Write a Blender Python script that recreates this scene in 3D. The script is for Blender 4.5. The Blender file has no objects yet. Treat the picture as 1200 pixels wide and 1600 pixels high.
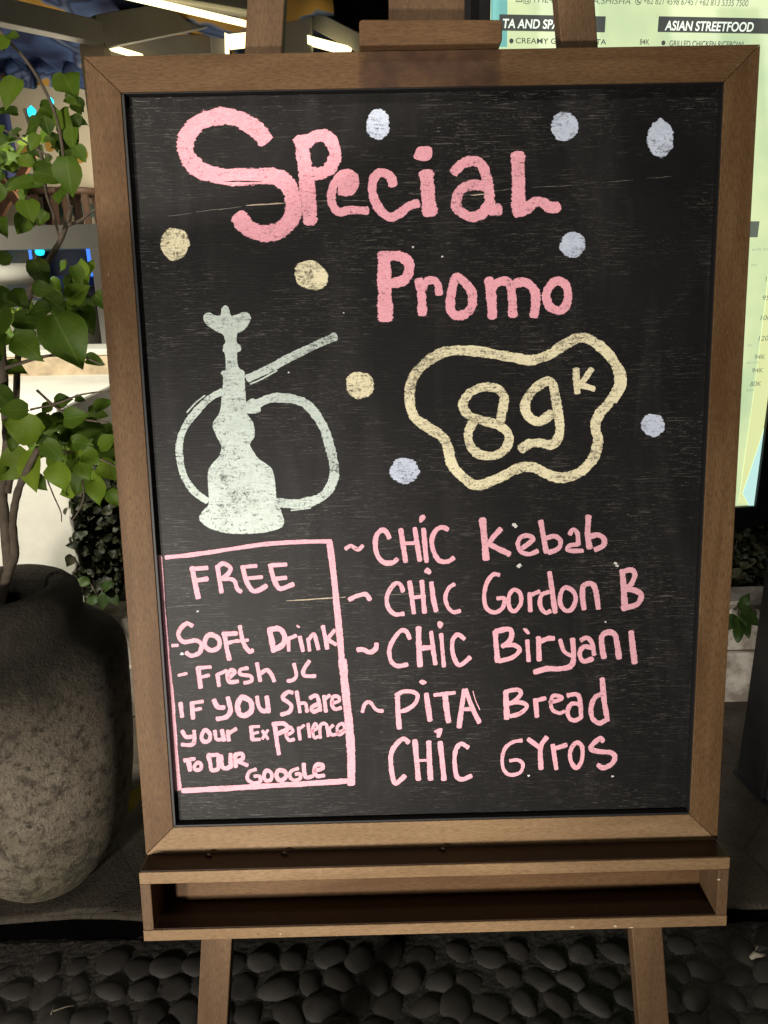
import bpy, bmesh, math, random
from mathutils import Vector, Matrix
R = math.radians
random.seed(7)
scene = bpy.context.scene
col = scene.collection

# ------------------------------------------------------------------ camera
CAM = Vector((-0.05061, -0.68325, 1.11905))
RX = Vector((0.99971965, -0.02245781, 0.00750167))
RY = Vector((-0.01392719, -0.30152127, 0.95335773))
RZ = Vector((-0.01914841, -0.95319493, -0.30174951))
# rows above: world X, Y, Z axes written in camera axes (right, down, forward)
F = 1200.0
right = Vector((RX[0], RY[0], RZ[0])); down = Vector((RX[1], RY[1], RZ[1])); fwd = Vector((RX[2], RY[2], RZ[2]))
cam_d = bpy.data.cameras.new('camera'); cam = bpy.data.objects.new('camera', cam_d); col.objects.link(cam)
m3 = Matrix((right, -down, -fwd)).transposed()
cam.matrix_world = Matrix.Translation(CAM) @ m3.to_4x4()
cam_d.sensor_fit = 'VERTICAL'; cam_d.sensor_height = 36.0; cam_d.sensor_width = 27.0
cam_d.lens = 36.0 * F / 1600.0
cam_d.clip_start = 0.02; cam_d.clip_end = 500
scene.camera = cam

# ------------------------------------------------------------------ world: night sky
w = bpy.data.worlds.new("World"); scene.world = w; w.use_nodes = True
nt = w.node_tree
bg = nt.nodes['Background']
sky = nt.nodes.new('ShaderNodeTexSky'); sky.sky_type = 'NISHITA'; sky.sun_disc = False
sky.sun_elevation = R(-4); sky.sun_rotation = R(200)
nt.links.new(sky.outputs[0], bg.inputs[0]); bg.inputs[1].default_value = 0.10
scene.view_settings.view_transform = 'Standard'; scene.view_settings.look = 'None'
scene.view_settings.exposure = 0.0; scene.view_settings.gamma = 1.0

# ------------------------------------------------------------------ lamps of the terrace, plus added accent and fill lights
def lamp(name, kind, loc, target, energy, color, **kw):
    d = bpy.data.lights.new(name, kind); d.energy = energy; d.color = color
    for k, v in kw.items(): setattr(d, k, v)
    o = bpy.data.objects.new(name, d); col.objects.link(o); o.location = loc
    o.rotation_euler = (Vector(target) - Vector(loc)).to_track_quat('-Z', 'Y').to_euler()
    return o
KEY = (1.0, 0.93, 0.84)
lamp('garden_lamp', 'SPOT', (-0.80, -1.62, 0.44), (0.46, 0.10, 0.95), 175, KEY, spot_size=R(66), spot_blend=0.85, shadow_soft_size=0.07)
lamp('low_accent', 'SPOT', (-1.05, -1.30, 0.52), (-0.50, 0.05, 0.43), 90, KEY, spot_size=R(43), spot_blend=0.05, shadow_soft_size=0.08)  # added accent; its upper cone edge forms the bottom of the shadow band
lamp('upper_accent', 'SPOT', (-1.5, -1.8, 1.75), (-0.42, 0.12, 1.66), 185, (1.0, 0.91, 0.80), spot_size=R(25.5), spot_blend=0.03, shadow_soft_size=0.02)  # added accent; its lower cone edge forms the top of the shadow band
lamp('wall_lamp', 'SPOT', (-1.0, 0.35, 2.05), (-1.05, 1.35, 0.60), 210, (1.0, 0.95, 0.80), spot_size=R(64), spot_blend=0.5, shadow_soft_size=0.10)
lamp('pavilion_lamp', 'POINT', (-1.35, 3.35, 1.55), (0, 0, 0), 15, (1.0, 0.88, 0.66), shadow_soft_size=0.12)
lamp('counter_fill', 'POINT', (-2.0, 2.2, 1.15), (0, 0, 0), 5.0, (1.0, 0.92, 0.76), shadow_soft_size=0.1)  # added fill without a fixture, brightens the counter front
lamp('kerb_fill', 'POINT', (0.80, 0.86, 1.15), (0, 0, 0), 3.2, (1.0, 0.95, 0.86), shadow_soft_size=0.08)  # added fill behind the sign, brightens kerb and hedge
lamp('ceiling_lamp', 'AREA', (0.05, -0.55, 2.35), (0.05, 0.3, 0.6), 5.5, (1.0, 0.93, 0.82), size=0.16)

# ------------------------------------------------------------------ geometry helpers
ALPHA = R(8.2); ZB = 0.52; CA, SA = math.cos(ALPHA), math.sin(ALPHA)
def ray(u, v): return right * ((u - 600) / F) + down * ((v - 800) / F) + fwd
def onY(u, v, Y): d = ray(u, v); return CAM + d * ((Y - CAM.y) / d.y)
def onZ(u, v, Z): d = ray(u, v); return CAM + d * ((Z - CAM.z) / d.z)
BORG = Vector((0, 0, ZB)); BX = Vector((1, 0, 0)); BY = Vector((0, SA, CA)); BN = Vector((0, -CA, SA))
def onB(u, v, z=0.0):                     # a point of the board's own plane, in board coordinates
    d = ray(u, v); c = CAM - BORG
    k = (z - c.dot(BN)) / d.dot(BN); p = c + d * k
    return Vector((p.dot(BX), p.dot(BY), z))

def tag(o, label=None, cat=None, group=None, kind=None):
    if label: o['label'] = label
    if cat: o['category'] = cat
    if group: o['group'] = group
    if kind: o['kind'] = kind
    return o
def empty(name, loc, label=None, cat=None, rot=(0, 0, 0)):
    o = bpy.data.objects.new(name, None); col.objects.link(o); o.location = loc; o.rotation_euler = rot
    o.empty_display_size = 0.05
    return tag(o, label, cat)

class MB:
    def __init__(s): s.v = []; s.f = []; s.uv = None; s.tone = None
    def add(s, vs, fs):
        n = len(s.v); s.v += [tuple(p) for p in vs]; s.f += [tuple(i + n for i in f) for f in fs]
    def box(s, x0, x1, y0, y1, z0, z1, M=None):
        p = [Vector((x, y, z)) for z in (z0, z1) for y in (y0, y1) for x in (x0, x1)]
        if M: p = [M @ q for q in p]
        s.add(p, [(0, 2, 3, 1), (4, 5, 7, 6), (0, 1, 5, 4), (2, 6, 7, 3), (0, 4, 6, 2), (1, 3, 7, 5)])
        return s
    def beam(s, a, b, wd, ht, up=Vector((0, 0, 1))):
        a = Vector(a); b = Vector(b); d = (b - a); L = d.length; d.normalize()
        sd = d.cross(up).normalized(); u = sd.cross(d)
        p = []
        for c in (a, b):
            for (i, j) in ((-1, -1), (1, -1), (1, 1), (-1, 1)): p.append(c + sd * (i * wd / 2) + u * (j * ht / 2))
        s.add(p, [(0, 1, 2, 3), (7, 6, 5, 4), (0, 4, 5, 1), (1, 5, 6, 2), (2, 6, 7, 3), (3, 7, 4, 0)])
        return s
    def prism(s, poly, z0, z1):
        n = len(poly)
        s.add([(x, y, z0) for x, y in poly] + [(x, y, z1) for x, y in poly],
              [tuple(range(n - 1, -1, -1)), tuple(range(n, 2 * n))] + [(i, (i + 1) % n, n + (i + 1) % n, n + i) for i in range(n)])
        return s
    def tube(s, pts, rads, seg=8):
        pts = [Vector(p) for p in pts]; n = len(pts); vs = []; fs = []
        for i, p in enumerate(pts):
            t = (pts[min(i + 1, n - 1)] - pts[max(i - 1, 0)]).normalized()
            a = t.cross(Vector((0, 1, 0.13))).normalized(); b = t.cross(a)
            for k in range(seg):
                q = 2 * math.pi * k / seg
                vs.append(p + (a * math.cos(q) + b * math.sin(q)) * rads[i])
        for i in range(n - 1):
            for k in range(seg):
                fs.append((i * seg + k, i * seg + (k + 1) % seg, (i + 1) * seg + (k + 1) % seg, (i + 1) * seg + k))
        fs.append(tuple(range(seg - 1, -1, -1))); fs.append(tuple((n - 1) * seg + k for k in range(seg)))
        s.add(vs, fs); return s
    def lathe(s, prof, cx, cy, seg=72, wob=0.0):
        vs = []; fs = []; n = len(prof)
        for k in range(seg):
            q = 2 * math.pi * k / seg
            for i, (r, z) in enumerate(prof):
                rr = r * (1 + wob * math.sin(2 * q + z * 9) + wob * .6 * math.sin(3 * q - z * 14))
                vs.append((cx + rr * math.cos(q), cy + rr * math.sin(q), z))
        for k in range(seg):
            for i in range(n - 1):
                a = k * n + i; b = ((k + 1) % seg) * n + i
                fs.append((a, b, b + 1, a + 1))
        s.add(vs, fs); return s
    def build(s, name, mat, parent=None, smooth=False, bevel=0, uvs=None, tones=None):
        me = bpy.data.meshes.new(name); me.from_pydata(s.v, [], s.f); me.update()
        if mat: me.materials.append(mat)
        if smooth:
            for p in me.polygons: p.use_smooth = True
        if uvs is not None:
            ul = me.uv_layers.new(name='uv')
            for l in me.loops: ul.data[l.index].uv = uvs[l.vertex_index]
        if tones is not None:
            at = me.attributes.new('tone', 'FLOAT', 'POINT')
            at.data.foreach_set('value', tones)
        o = bpy.data.objects.new(name, me); col.objects.link(o)
        if parent: o.parent = parent
        if bevel:
            b = o.modifiers.new('bevel', 'BEVEL'); b.width = bevel; b.segments = 2; b.limit_method = 'ANGLE'
        return o

def smooth_path(pts, step=None, closed=False, n=6):
    out = []; N = len(pts)
    if N == 2 and not closed:
        return [pts[0] + (pts[1] - pts[0]) * (i / 5) for i in range(6)]
    rng = range(N) if closed else range(N - 1)
    for i in rng:
        if closed: p0, p1, p2, p3 = pts[(i - 1) % N], pts[i], pts[(i + 1) % N], pts[(i + 2) % N]
        else: p0, p1, p2, p3 = pts[max(i - 1, 0)], pts[i], pts[i + 1], pts[min(i + 2, N - 1)]
        for k in range(n):
            t = k / n
            out.append(0.5 * ((2 * p1) + (p2 - p0) * t + (2 * p0 - 5 * p1 + 4 * p2 - p3) * t * t + (3 * p1 - p0 - 3 * p2 + p3) * t ** 3))
    if not closed: out.append(pts[-1].copy())
    return out

# ------------------------------------------------------------------ materials
class NM:
    def __init__(s, name):
        s.m = bpy.data.materials.new(name); s.m.use_nodes = True; s.t = s.m.node_tree
        s.b = s.t.nodes['Principled BSDF']; s.out = s.t.nodes['Material Output']
    def n(s, typ, **kw):
        x = s.t.nodes.new(typ)
        for k, v in kw.items(): setattr(x, k, v)
        return x
    def l(s, a, b): s.t.links.new(a, b)
    def coords(s, scale, kind='Object', rot=(0, 0, 0)):
        c = s.n('ShaderNodeTexCoord'); mp = s.n('ShaderNodeMapping'); mp.inputs['Scale'].default_value = scale
        mp.inputs['Rotation'].default_value = rot
        s.l(c.outputs[kind], mp.inputs[0]); return mp.outputs[0]
    def noise(s, vec, sc=1.0, det=4, rough=.55, dist=0.0):
        x = s.n('ShaderNodeTexNoise'); x.inputs['Scale'].default_value = sc; x.inputs['Detail'].default_value = det
        x.inputs['Roughness'].default_value = rough; x.inputs['Distortion'].default_value = dist
        if vec is not None: s.l(vec, x.inputs['Vector'])
        return x.outputs['Fac']
    def ramp(s, fac, stops, interp='LINEAR'):
        x = s.n('ShaderNodeValToRGB'); cr = x.color_ramp; cr.interpolation = interp
        while len(cr.elements) < len(stops): cr.elements.new(0.5)
        for e, (p, c) in zip(cr.elements, stops):
            e.position = p; e.color = (c, c, c, 1) if isinstance(c, (int, float)) else (*c, 1)
        s.l(fac, x.inputs[0]); return x.outputs['Color']
    def mix(s, fac, a, b, mode='MIX'):
        x = s.n('ShaderNodeMix', data_type='RGBA', blend_type=mode)
        for sock, v in ((x.inputs[0], fac), (x.inputs[6], a), (x.inputs[7], b)):
            if hasattr(v, 'is_linked') or isinstance(v, bpy.types.NodeSocket): s.l(v, sock)
            elif isinstance(v, (int, float)): sock.default_value = v if sock is x.inputs[0] else (v, v, v, 1)
            else: sock.default_value = (*v, 1)
        return x.outputs[2]
    def math(s, op, a, b=None, c=None):
        x = s.n('ShaderNodeMath', operation=op)
        for i, v in enumerate((a, b, c)):
            if v is None: continue
            if isinstance(v, (int, float)): x.inputs[i].default_value = v
            else: s.l(v, x.inputs[i])
        return x.outputs[0]
    def bump(s, h, strength=.3, dist=.002):
        x = s.n('ShaderNodeBump'); x.inputs['Strength'].default_value = strength; x.inputs['Distance'].default_value = dist
        s.l(h, x.inputs['Height']); s.l(x.outputs[0], s.b.inputs['Normal'])
    def col(s, c):
        if isinstance(c, tuple): s.b.inputs['Base Color'].default_value = (*c, 1)
        else: s.l(c, s.b.inputs['Base Color'])
    def set(s, **kw):
        for k, v in kw.items():
            k = k.replace('_', ' ')
            if isinstance(v, (int, float)): s.b.inputs[k].default_value = v
            else: s.l(v, s.b.inputs[k])
        return s

def wood(name, axis, dark, mid, light, rough=.62):
    m = NM(name)
    def sc(a, b): return {'x': (a, b, b), 'y': (b, a, b), 'z': (b, b, a)}[axis]
    a = m.noise(m.coords(sc(5, 42)), 1, 4, .55, .5)
    b = m.noise(m.coords(sc(130, 760)), 1, 3, .6); pore = m.noise(m.coords(sc(210, 900)), 1, 2, .5)
    lo = m.noise(m.coords((9, 9, 9)), 1, 4, .6)
    c = m.mix(m.ramp(a, [(.32, 0.0), (.70, 1.0)]), mid, light)
    c = m.mix(m.ramp(lo, [(.38, 0.0), (.72, .55)]), c, mid)
    c = m.mix(m.ramp(b, [(.30, .55), (.58, .0)]), c, dark)
    c = m.mix(m.ramp(pore, [(.60, 0.0), (.72, .45)]), c, dark)
    st = m.noise(m.coords((26, 26, 26)), 1, 5, .7); c = m.mix(m.ramp(st, [(.64, 0.0), (.76, .45)]), c, dark)
    sp = m.noise(m.coords((150, 150, 150)), 1, 2); c = m.mix(m.ramp(sp, [(.71, 0.0), (.76, .6)]), c, (.05, .03, .02))
    sl = m.noise(m.coords(sc(60, 220)), 1, 2); c = m.mix(m.ramp(sl, [(.72, 0.0), (.80, .3)]), c, (.36, .28, .19))
    m.col(c); m.set(Roughness=rough, Specular_IOR_Level=.22); m.bump(b, .22, .0007)
    return m.m
WD, WM_, WL = (.036, .016, .006), (.088, .045, .017), (.158, .092, .041)
wood_x = wood('frame_wood_along_x', 'x', WD, WM_, WL); wood_y = wood('frame_wood_along_y', 'y', WD, WM_, WL)
pale_x = wood('pale_frame_wood', 'x', (.085, .045, .019), (.185, .114, .056), (.275, .182, .100))
patched_x = wood('dark_patch_frame_wood', 'x', WD, WM_, WL)
def dark_patch(m):
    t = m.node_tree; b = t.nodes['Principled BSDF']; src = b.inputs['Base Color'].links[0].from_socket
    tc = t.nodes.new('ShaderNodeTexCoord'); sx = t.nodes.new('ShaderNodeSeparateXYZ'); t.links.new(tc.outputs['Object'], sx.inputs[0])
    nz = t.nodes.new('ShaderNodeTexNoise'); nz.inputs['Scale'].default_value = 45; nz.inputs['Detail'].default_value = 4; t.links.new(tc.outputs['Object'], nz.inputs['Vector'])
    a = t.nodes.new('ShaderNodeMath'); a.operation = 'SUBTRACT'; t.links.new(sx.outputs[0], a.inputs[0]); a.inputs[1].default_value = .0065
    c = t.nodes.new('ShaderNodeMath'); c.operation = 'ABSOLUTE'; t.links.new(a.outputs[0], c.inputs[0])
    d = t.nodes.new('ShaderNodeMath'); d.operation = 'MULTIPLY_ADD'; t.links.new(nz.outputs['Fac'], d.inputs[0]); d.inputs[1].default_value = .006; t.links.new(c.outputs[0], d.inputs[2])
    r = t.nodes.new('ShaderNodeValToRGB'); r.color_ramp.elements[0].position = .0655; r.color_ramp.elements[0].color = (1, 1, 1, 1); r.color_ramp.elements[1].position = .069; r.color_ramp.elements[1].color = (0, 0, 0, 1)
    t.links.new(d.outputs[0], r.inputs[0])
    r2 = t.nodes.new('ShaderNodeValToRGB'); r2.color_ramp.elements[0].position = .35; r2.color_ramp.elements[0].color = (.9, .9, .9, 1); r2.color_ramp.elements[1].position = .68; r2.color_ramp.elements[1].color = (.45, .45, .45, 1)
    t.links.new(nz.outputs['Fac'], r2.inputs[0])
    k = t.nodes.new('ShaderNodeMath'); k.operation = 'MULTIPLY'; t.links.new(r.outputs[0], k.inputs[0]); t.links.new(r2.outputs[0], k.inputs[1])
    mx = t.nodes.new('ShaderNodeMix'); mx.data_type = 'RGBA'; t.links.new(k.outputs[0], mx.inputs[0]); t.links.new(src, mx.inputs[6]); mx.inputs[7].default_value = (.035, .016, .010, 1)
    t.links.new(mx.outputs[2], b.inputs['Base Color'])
dark_patch(patched_x)  # darker mottled patch across the rail middle, as wide as the clamp
leg_x = wood('easel_wood_along_x', 'x', (.036, .017, .006), (.086, .043, .017), (.150, .085, .039))
leg_y = wood('easel_wood_along_y', 'y', (.040, .020, .009), (.090, .051, .025), (.150, .092, .048))
shade_wood = wood('shaded_tray_wood', 'x', (.016, .008, .004), (.03, .016, .009), (.05, .028, .016), .5)  # darker wood copy, carries the shade on the tray's upward faces

def mat_board():
    m = NM('blackboard_paint')
    s1 = m.noise(m.coords((34, 760, 20)), 1, 3, .6); s2 = m.noise(m.coords((110, 1050, 20)), 1, 2, .6)
    patch = m.noise(m.coords((7, 11, 5)), 1, 5, .7, .6); cloud = m.noise(m.coords((9, 5, 5)), 1, 5, .65, .8)
    k1 = m.ramp(s1, [(.58, 0.0), (.70, 1.0)]); k2 = m.ramp(s2, [(.62, 0.0), (.74, 1.0)])
    pm = m.ramp(patch, [(.40, .03), (.66, 1.15)])
    wipe = m.noise(m.coords((16, 3.2, 5), rot=(0, 0, .35)), 1, 4, .6, .9)
    c = m.mix(m.ramp(cloud, [(.3, 0.0), (.8, .75)]), (.0042, .0039, .0038), (.0125, .0116, .0116))
    c = m.mix(m.ramp(wipe, [(.52, 0.0), (.80, .5)]), c, (.034, .032, .033))
    c = m.mix(m.math('MULTIPLY', m.math('MULTIPLY', k1, pm), .25), c, (.30, .27, .24))
    c = m.mix(m.math('MULTIPLY', m.math('MULTIPLY', k2, pm), .32), c, (.36, .33, .30))
    dust = m.noise(m.coords((700, 700, 50)), 1, 2); c = m.mix(m.math('MULTIPLY', m.ramp(dust, [(.66, 0.0), (.74, .22)]), pm), c, (.4, .38, .36))
    m.col(c); m.set(Roughness=.55, Specular_IOR_Level=.22)
    m.bump(s1, .35, .0006); return m.m
board_m = mat_board()

def chalk(name, c1, c2, gap=.60, edge=.5):
    m = NM(name)
    g1 = m.noise(m.coords((95, 560, 30)), 1, 3, .6); g2 = m.noise(m.coords((420, 420, 60)), 1, 3, .6)
    big = m.noise(m.coords((42, 42, 42)), 1, 3)
    sw = m.noise(m.coords((130, 130, 60)), 1, 4, .6, 3.2)
    uv = m.n('ShaderNodeUVMap'); sp = m.n('ShaderNodeSeparateXYZ'); m.l(uv.outputs[0], sp.inputs[0])
    at = m.n('ShaderNodeAttribute', attribute_name='tone')
    cb = m.n('ShaderNodeCombineXYZ'); m.l(m.math('MULTIPLY', sp.outputs[0], 2.2), cb.inputs[0]); m.l(m.math('MULTIPLY', at.outputs['Fac'], 5.0), cb.inputs[1]); m.l(m.math('MULTIPLY', big, 3.0), cb.inputs[2])
    along = m.noise(cb.outputs[0], 1.6, 4, .65)
    c = m.mix(m.ramp(g2, [(.3, 0.0), (.7, 1.0)]), c1, c2)
    c = m.mix(m.ramp(along, [(.36, .6), (.60, .0)]), c, tuple(x * .66 for x in c1))
    c = m.mix(m.ramp(sw, [(.32, .5), (.50, .0)]), c, tuple(x * .70 for x in c1))
    thin = m.math('ADD', m.math('MULTIPLY', g1, .27), m.math('MULTIPLY', sw, .48)); thin = m.math('ADD', thin, m.math('MULTIPLY', along, .25))
    thin = m.math('ADD', thin, m.math('MULTIPLY', m.math('SUBTRACT', big, .5), .26))
    cover = m.ramp(thin, [(gap - .06, 1.0), (gap + .06, .20)])
    e = m.math('ABSOLUTE', sp.outputs[1])
    rag = m.math('ADD', m.math('MULTIPLY', m.noise(m.coords((120, 480, 60)), 1, 3, .6), .7), m.math('MULTIPLY', g2, .3))
    e2 = m.math('ADD', e, m.math('MULTIPLY', m.math('SUBTRACT', rag, .5), edge * 1.9))
    inside = m.ramp(e2, [(.84, 1.0), (.93, 0.0)])
    a = m.math('MULTIPLY', inside, cover)
    m.col(c); m.set(Roughness=.95, Specular_IOR_Level=.1, Alpha=a); m.bump(g2, .4, .0005)
    return m.m
pink_m = chalk('rose_chalk', (.90, .39, .47), (.94, .50, .57), .60, .42)
soft_pink_m = chalk('pale_pink_chalk', (.78, .39, .46), (.85, .49, .56), .62, .36)
yellow_m = chalk('cream_yellow_chalk', (.90, .81, .52), (.94, .88, .64), .54, .4)
mint_m = chalk('mint_white_chalk', (.54, .62, .57), (.66, .74, .69), .56, .42)
blue_m = chalk('pale_blue_chalk', (.56, .62, .76), (.66, .73, .88), .555, .6)
white_m = chalk('chalk_speck_white', (.7, .68, .65), (.8, .78, .75), .75, .4)

def simple(name, c, rough=.6, var=.25, sc=14, metal=0.0, bump=.0):
    m = NM(name); n = m.noise(m.coords((sc, sc, sc)), 1, 5, .6)
    m.col(m.mix(m.ramp(n, [(.3, 0.0), (.75, 1.0)]), tuple(x * (1 - var) for x in c), tuple(min(1, x * (1 + var)) for x in c)))
    m.set(Roughness=rough, Metallic=metal)
    if bump: m.bump(m.noise(m.coords((sc * 9,) * 3), 1, 4), bump, .003)
    return m.m
def emit(name, c, s):
    m = NM(name); m.col(tuple(x * .8 for x in c)); m.b.inputs['Emission Color'].default_value = (*c, 1); m.b.inputs['Emission Strength'].default_value = s
    return m.m

# ------------------------------------------------------------------ ground
def pebble_ground():
    m = NM('pebble_stone'); n = m.noise(m.coords((22, 22, 22)), 1, 5, .6); f = m.noise(m.coords((500, 500, 500)), 1, 3)
    at = m.n('ShaderNodeAttribute', attribute_name='tone')
    c = m.mix(m.ramp(n, [(.3, 0.0), (.75, 1.0)]), (.022, .0205, .018), (.066, .060, .053))
    c = m.mix(at.outputs['Fac'], c, (.034, .029, .025))
    mort = m.mix(m.ramp(f, [(.4, 0.0), (.66, 1.0)]), (.010, .009, .008), (.085, .076, .062))
    # mortar is flagged by tone below zero
    ism = m.math('LESS_THAN', at.outputs['Fac'], -.5)
    c = m.mix(ism, c, mort)
    m.col(c); m.set(Roughness=m.ramp(n, [(.3, .6), (.7, .85)])); m.bump(f, .35, .0012)
    mb = MB(); tones = []
    # mortar bed with uneven surface
    nx, ny = 150, 80; X0, X1, Y0, Y1 = -2.0, 2.0, -1.6, 0.42
    vs = []; fs = []
    for j in range(ny + 1):
        for i in range(nx + 1):
            vs.append((X0 + (X1 - X0) * i / nx, Y0 + (Y1 - Y0) * j / ny, random.uniform(-.004, .004)))
    for j in range(ny):
        for i in range(nx):
            a = j * (nx + 1) + i; fs.append((a, a + 1, a + nx + 2, a + nx + 1))
    mb.add(vs, fs); tones += [-1.0] * len(vs)
    vs = []; fs = []; nx2, ny2 = 420, 130; gr = random.Random(2)
    for jj in range(ny2 + 1):
        for ii in range(nx2 + 1):
            vs.append((-.95 + 1.9 * ii / nx2, -.06 + .44 * jj / ny2, .0048 + gr.uniform(-.0013, .0013)))
    for jj in range(ny2):
        for ii in range(nx2): a = jj * (nx2 + 1) + ii; fs.append((a, a + 1, a + nx2 + 2, a + nx2 + 1))
    mb.add(vs, fs); tones += [-1.0] * len(vs)
    # pebbles: relaxed random packing
    rnd = random.Random(11); pts = []
    PX0, PX1, PY0, PY1 = -1.15, 1.15, -.35, .372
    sp = .0525
    j = 0; y = PY0
    while y < PY1:
        x = PX0 + (sp * .5 if j % 2 else 0)
        while x < PX1:
            pts.append([x + rnd.uniform(-.016, .016), y + rnd.uniform(-.013, .013)]); x += sp * rnd.uniform(.96, 1.1)
        y += sp * .86; j += 1
    import itertools
    for it in range(14):
        grid = {}
        for i, p in enumerate(pts): grid.setdefault((int(p[0] // .06), int(p[1] // .06)), []).append(i)
        for i, p in enumerate(pts):
            gx, gy = int(p[0] // .06), int(p[1] // .06)
            for dx in (-1, 0, 1):
                for dy in (-1, 0, 1):
                    for k in grid.get((gx + dx, gy + dy), ()):
                        if k <= i: continue
                        q = pts[k]; ddx = q[0] - p[0]; ddy = q[1] - p[1]; d = math.hypot(ddx, ddy)
                        if 1e-6 < d < .0505:
                            s_ = (.0505 - d) * .28 / d
                            p[0] -= ddx * s_; p[1] -= ddy * s_; q[0] += ddx * s_; q[1] += ddy * s_
    for x, y in pts:
        a = rnd.uniform(.0255, .0345); b = a * rnd.uniform(.70, .97); h = rnd.uniform(.0095, .0130); z = rnd.uniform(-.002, .003)
        ang = rnd.uniform(0, math.pi); ca, sa = math.cos(ang), math.sin(ang)
        tx, ty = rnd.uniform(-.10, .10), rnd.uniform(-.10, .10)
        p1, p2 = rnd.uniform(0, 6), rnd.uniform(0, 6); ex = rnd.uniform(.75, 1.0)
        nr, ns = 6, 18; vv = [(x, y, z + h)]; ff = []
        for r_ in range(1, nr + 1):
            t = r_ / nr; rr = math.sin(t * 1.75) ; zz = math.cos(t * 1.75)
            rr = abs(rr) ** ex
            for k in range(ns):
                q = 2 * math.pi * k / ns
                w_ = 1 + .09 * math.sin(2 * q + p1) + .05 * math.sin(3 * q + p2)
                lx = a * rr * math.cos(q) * w_; ly = b * rr * math.sin(q) * w_
                vv.append((x + lx * ca - ly * sa, y + lx * sa + ly * ca, z + zz * h + tx * lx + ty * ly))
        for k in range(ns): ff.append((0, 1 + k, 1 + (k + 1) % ns))
        for r_ in range(nr - 1):
            for k in range(ns):
                a0 = 1 + r_ * ns + k; a1 = 1 + r_ * ns + (k + 1) % ns
                ff.append((a0, a0 + ns, a1 + ns, a1))
        mb.add(vv, ff); tones += [rnd.random() ** 2] * len(vv)
    o = mb.build('pebble_paving', m.m, smooth=True, tones=tones); tag(o, kind='structure')
pebble_ground()

PT = 0.05       # height of the concrete platform
def concrete():
    m = NM('mossy_concrete'); n = m.noise(m.coords((6, 6, 6)), 1, 6, .65, .5); f = m.noise(m.coords((160, 160, 160)), 1, 4, .7)
    g = m.noise(m.coords((420, 420, 420)), 1, 2)
    c = m.mix(m.ramp(n, [(.32, 0.0), (.7, 1.0)]), (.036, .027, .018), (.115, .094, .068))
    c = m.mix(m.ramp(f, [(.42, 0.0), (.64, .6)]), c, (.022, .019, .015))
    c = m.mix(m.ramp(g, [(.66, 0.0), (.72, .7)]), c, (.17, .15, .125))
    crack = m.n('ShaderNodeTexVoronoi', feature='DISTANCE_TO_EDGE'); crack.inputs['Scale'].default_value = 5
    wv = m.coords((1, 1, 1)); m.l(wv, crack.inputs['Vector'])
    c = m.mix(m.ramp(crack.outputs['Distance'], [(.004, .55), (.014, 0.0)]), c, (.010, .009, .008))
    m.col(c); m.set(Roughness=.85); m.bump(f, .7, .004); return m.m
conc_m = concrete()
mb = MB(); nx, ny = 120, 60
vs = []; fs = []
ys = [.392, .384, .385, .388, .395] + [.395 + (8.0 - .395) * (j / 44) ** 2 for j in range(1, 45)]
zs = [PT - .009, PT - .008, PT - .004, PT - .001, PT]
for j, y in enumerate(ys):
    for i in range(nx + 1):
        x = -4 + 8 * i / nx
        yy = y + (.006 * math.sin(x * 7.3) + .004 * math.sin(x * 19) if j < 5 else 0)
        z = zs[j] if j < 5 else PT + random.uniform(-.0022, .0022)
        vs.append((x, yy, z))
for j in range(len(ys) - 1):
    for i in range(nx):
        a = j * (nx + 1) + i; fs.append((a, a + 1, a + nx + 2, a + nx + 1))
mb.add(vs, fs)
tag(mb.build('concrete_platform', conc_m, smooth=True), kind='structure')
riser_m = simple('shaded_riser', (.0022, .002, .002), 1.0, .3, 30)  # near-black colour stands in for shade under the platform edge
riser_m.node_tree.nodes['Principled BSDF'].inputs['Specular IOR Level'].default_value = 0
mb = MB(); mb.box(-4, 4, .390, .44, -.02, PT - .0085); tag(mb.build('platform_riser', riser_m), kind='structure')
dirt_m = simple('dark_paving', (.03, .028, .025), .9, .4, 8, bump=.4)
mb = MB(); mb.add([(-60, -60, -.03), (60, -60, -.03), (60, 80, -.03), (-60, 80, -.03)], [(0, 1, 2, 3)])
tag(mb.build('ground', dirt_m), kind='structure')

# ------------------------------------------------------------------ board and easel (board coordinates: x right, y up the slope, z towards the viewer)
BROT = (R(90) - ALPHA, 0, 0)
easel = empty('display_easel', BORG, 'brown wooden easel with a slotted tray and splayed legs holding the chalkboard', 'easel', BROT)
board = empty('chalkboard', BORG, 'large black chalkboard in a brown wooden frame covered with pink chalk offers', 'chalkboard', BROT)
HW, HT, fw_ = 0.310, 0.7973, 0.0315
g = .0002
def rail(poly, mat):
    return MB().prism(poly, -.018, 0).build('frame_rail', mat, board, bevel=.0007)
il, ir, ib, it = -HW + fw_, HW - fw_, .0312, HT - .0312
rail([(-HW, HT), (il + g, it + 0), (ir - g, it), (HW, HT)], patched_x)
rail([(-HW + .0002, 0), (HW - .0002, 0), (ir - g, ib), (il + g, ib)], pale_x)
rail([(-HW, .0004), (il, ib + g), (il, it - g), (-HW, HT - .0004)], wood_y)
rail([(HW, .0004), (HW, HT - .0004), (ir, it - g), (ir, ib + g)], wood_y)
panel = MB().box(il + .0015, ir - .0015, ib + .0025, it - .0012, -.0165, -.009).build('board_panel', board_m, board)
PZ = -.009

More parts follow.
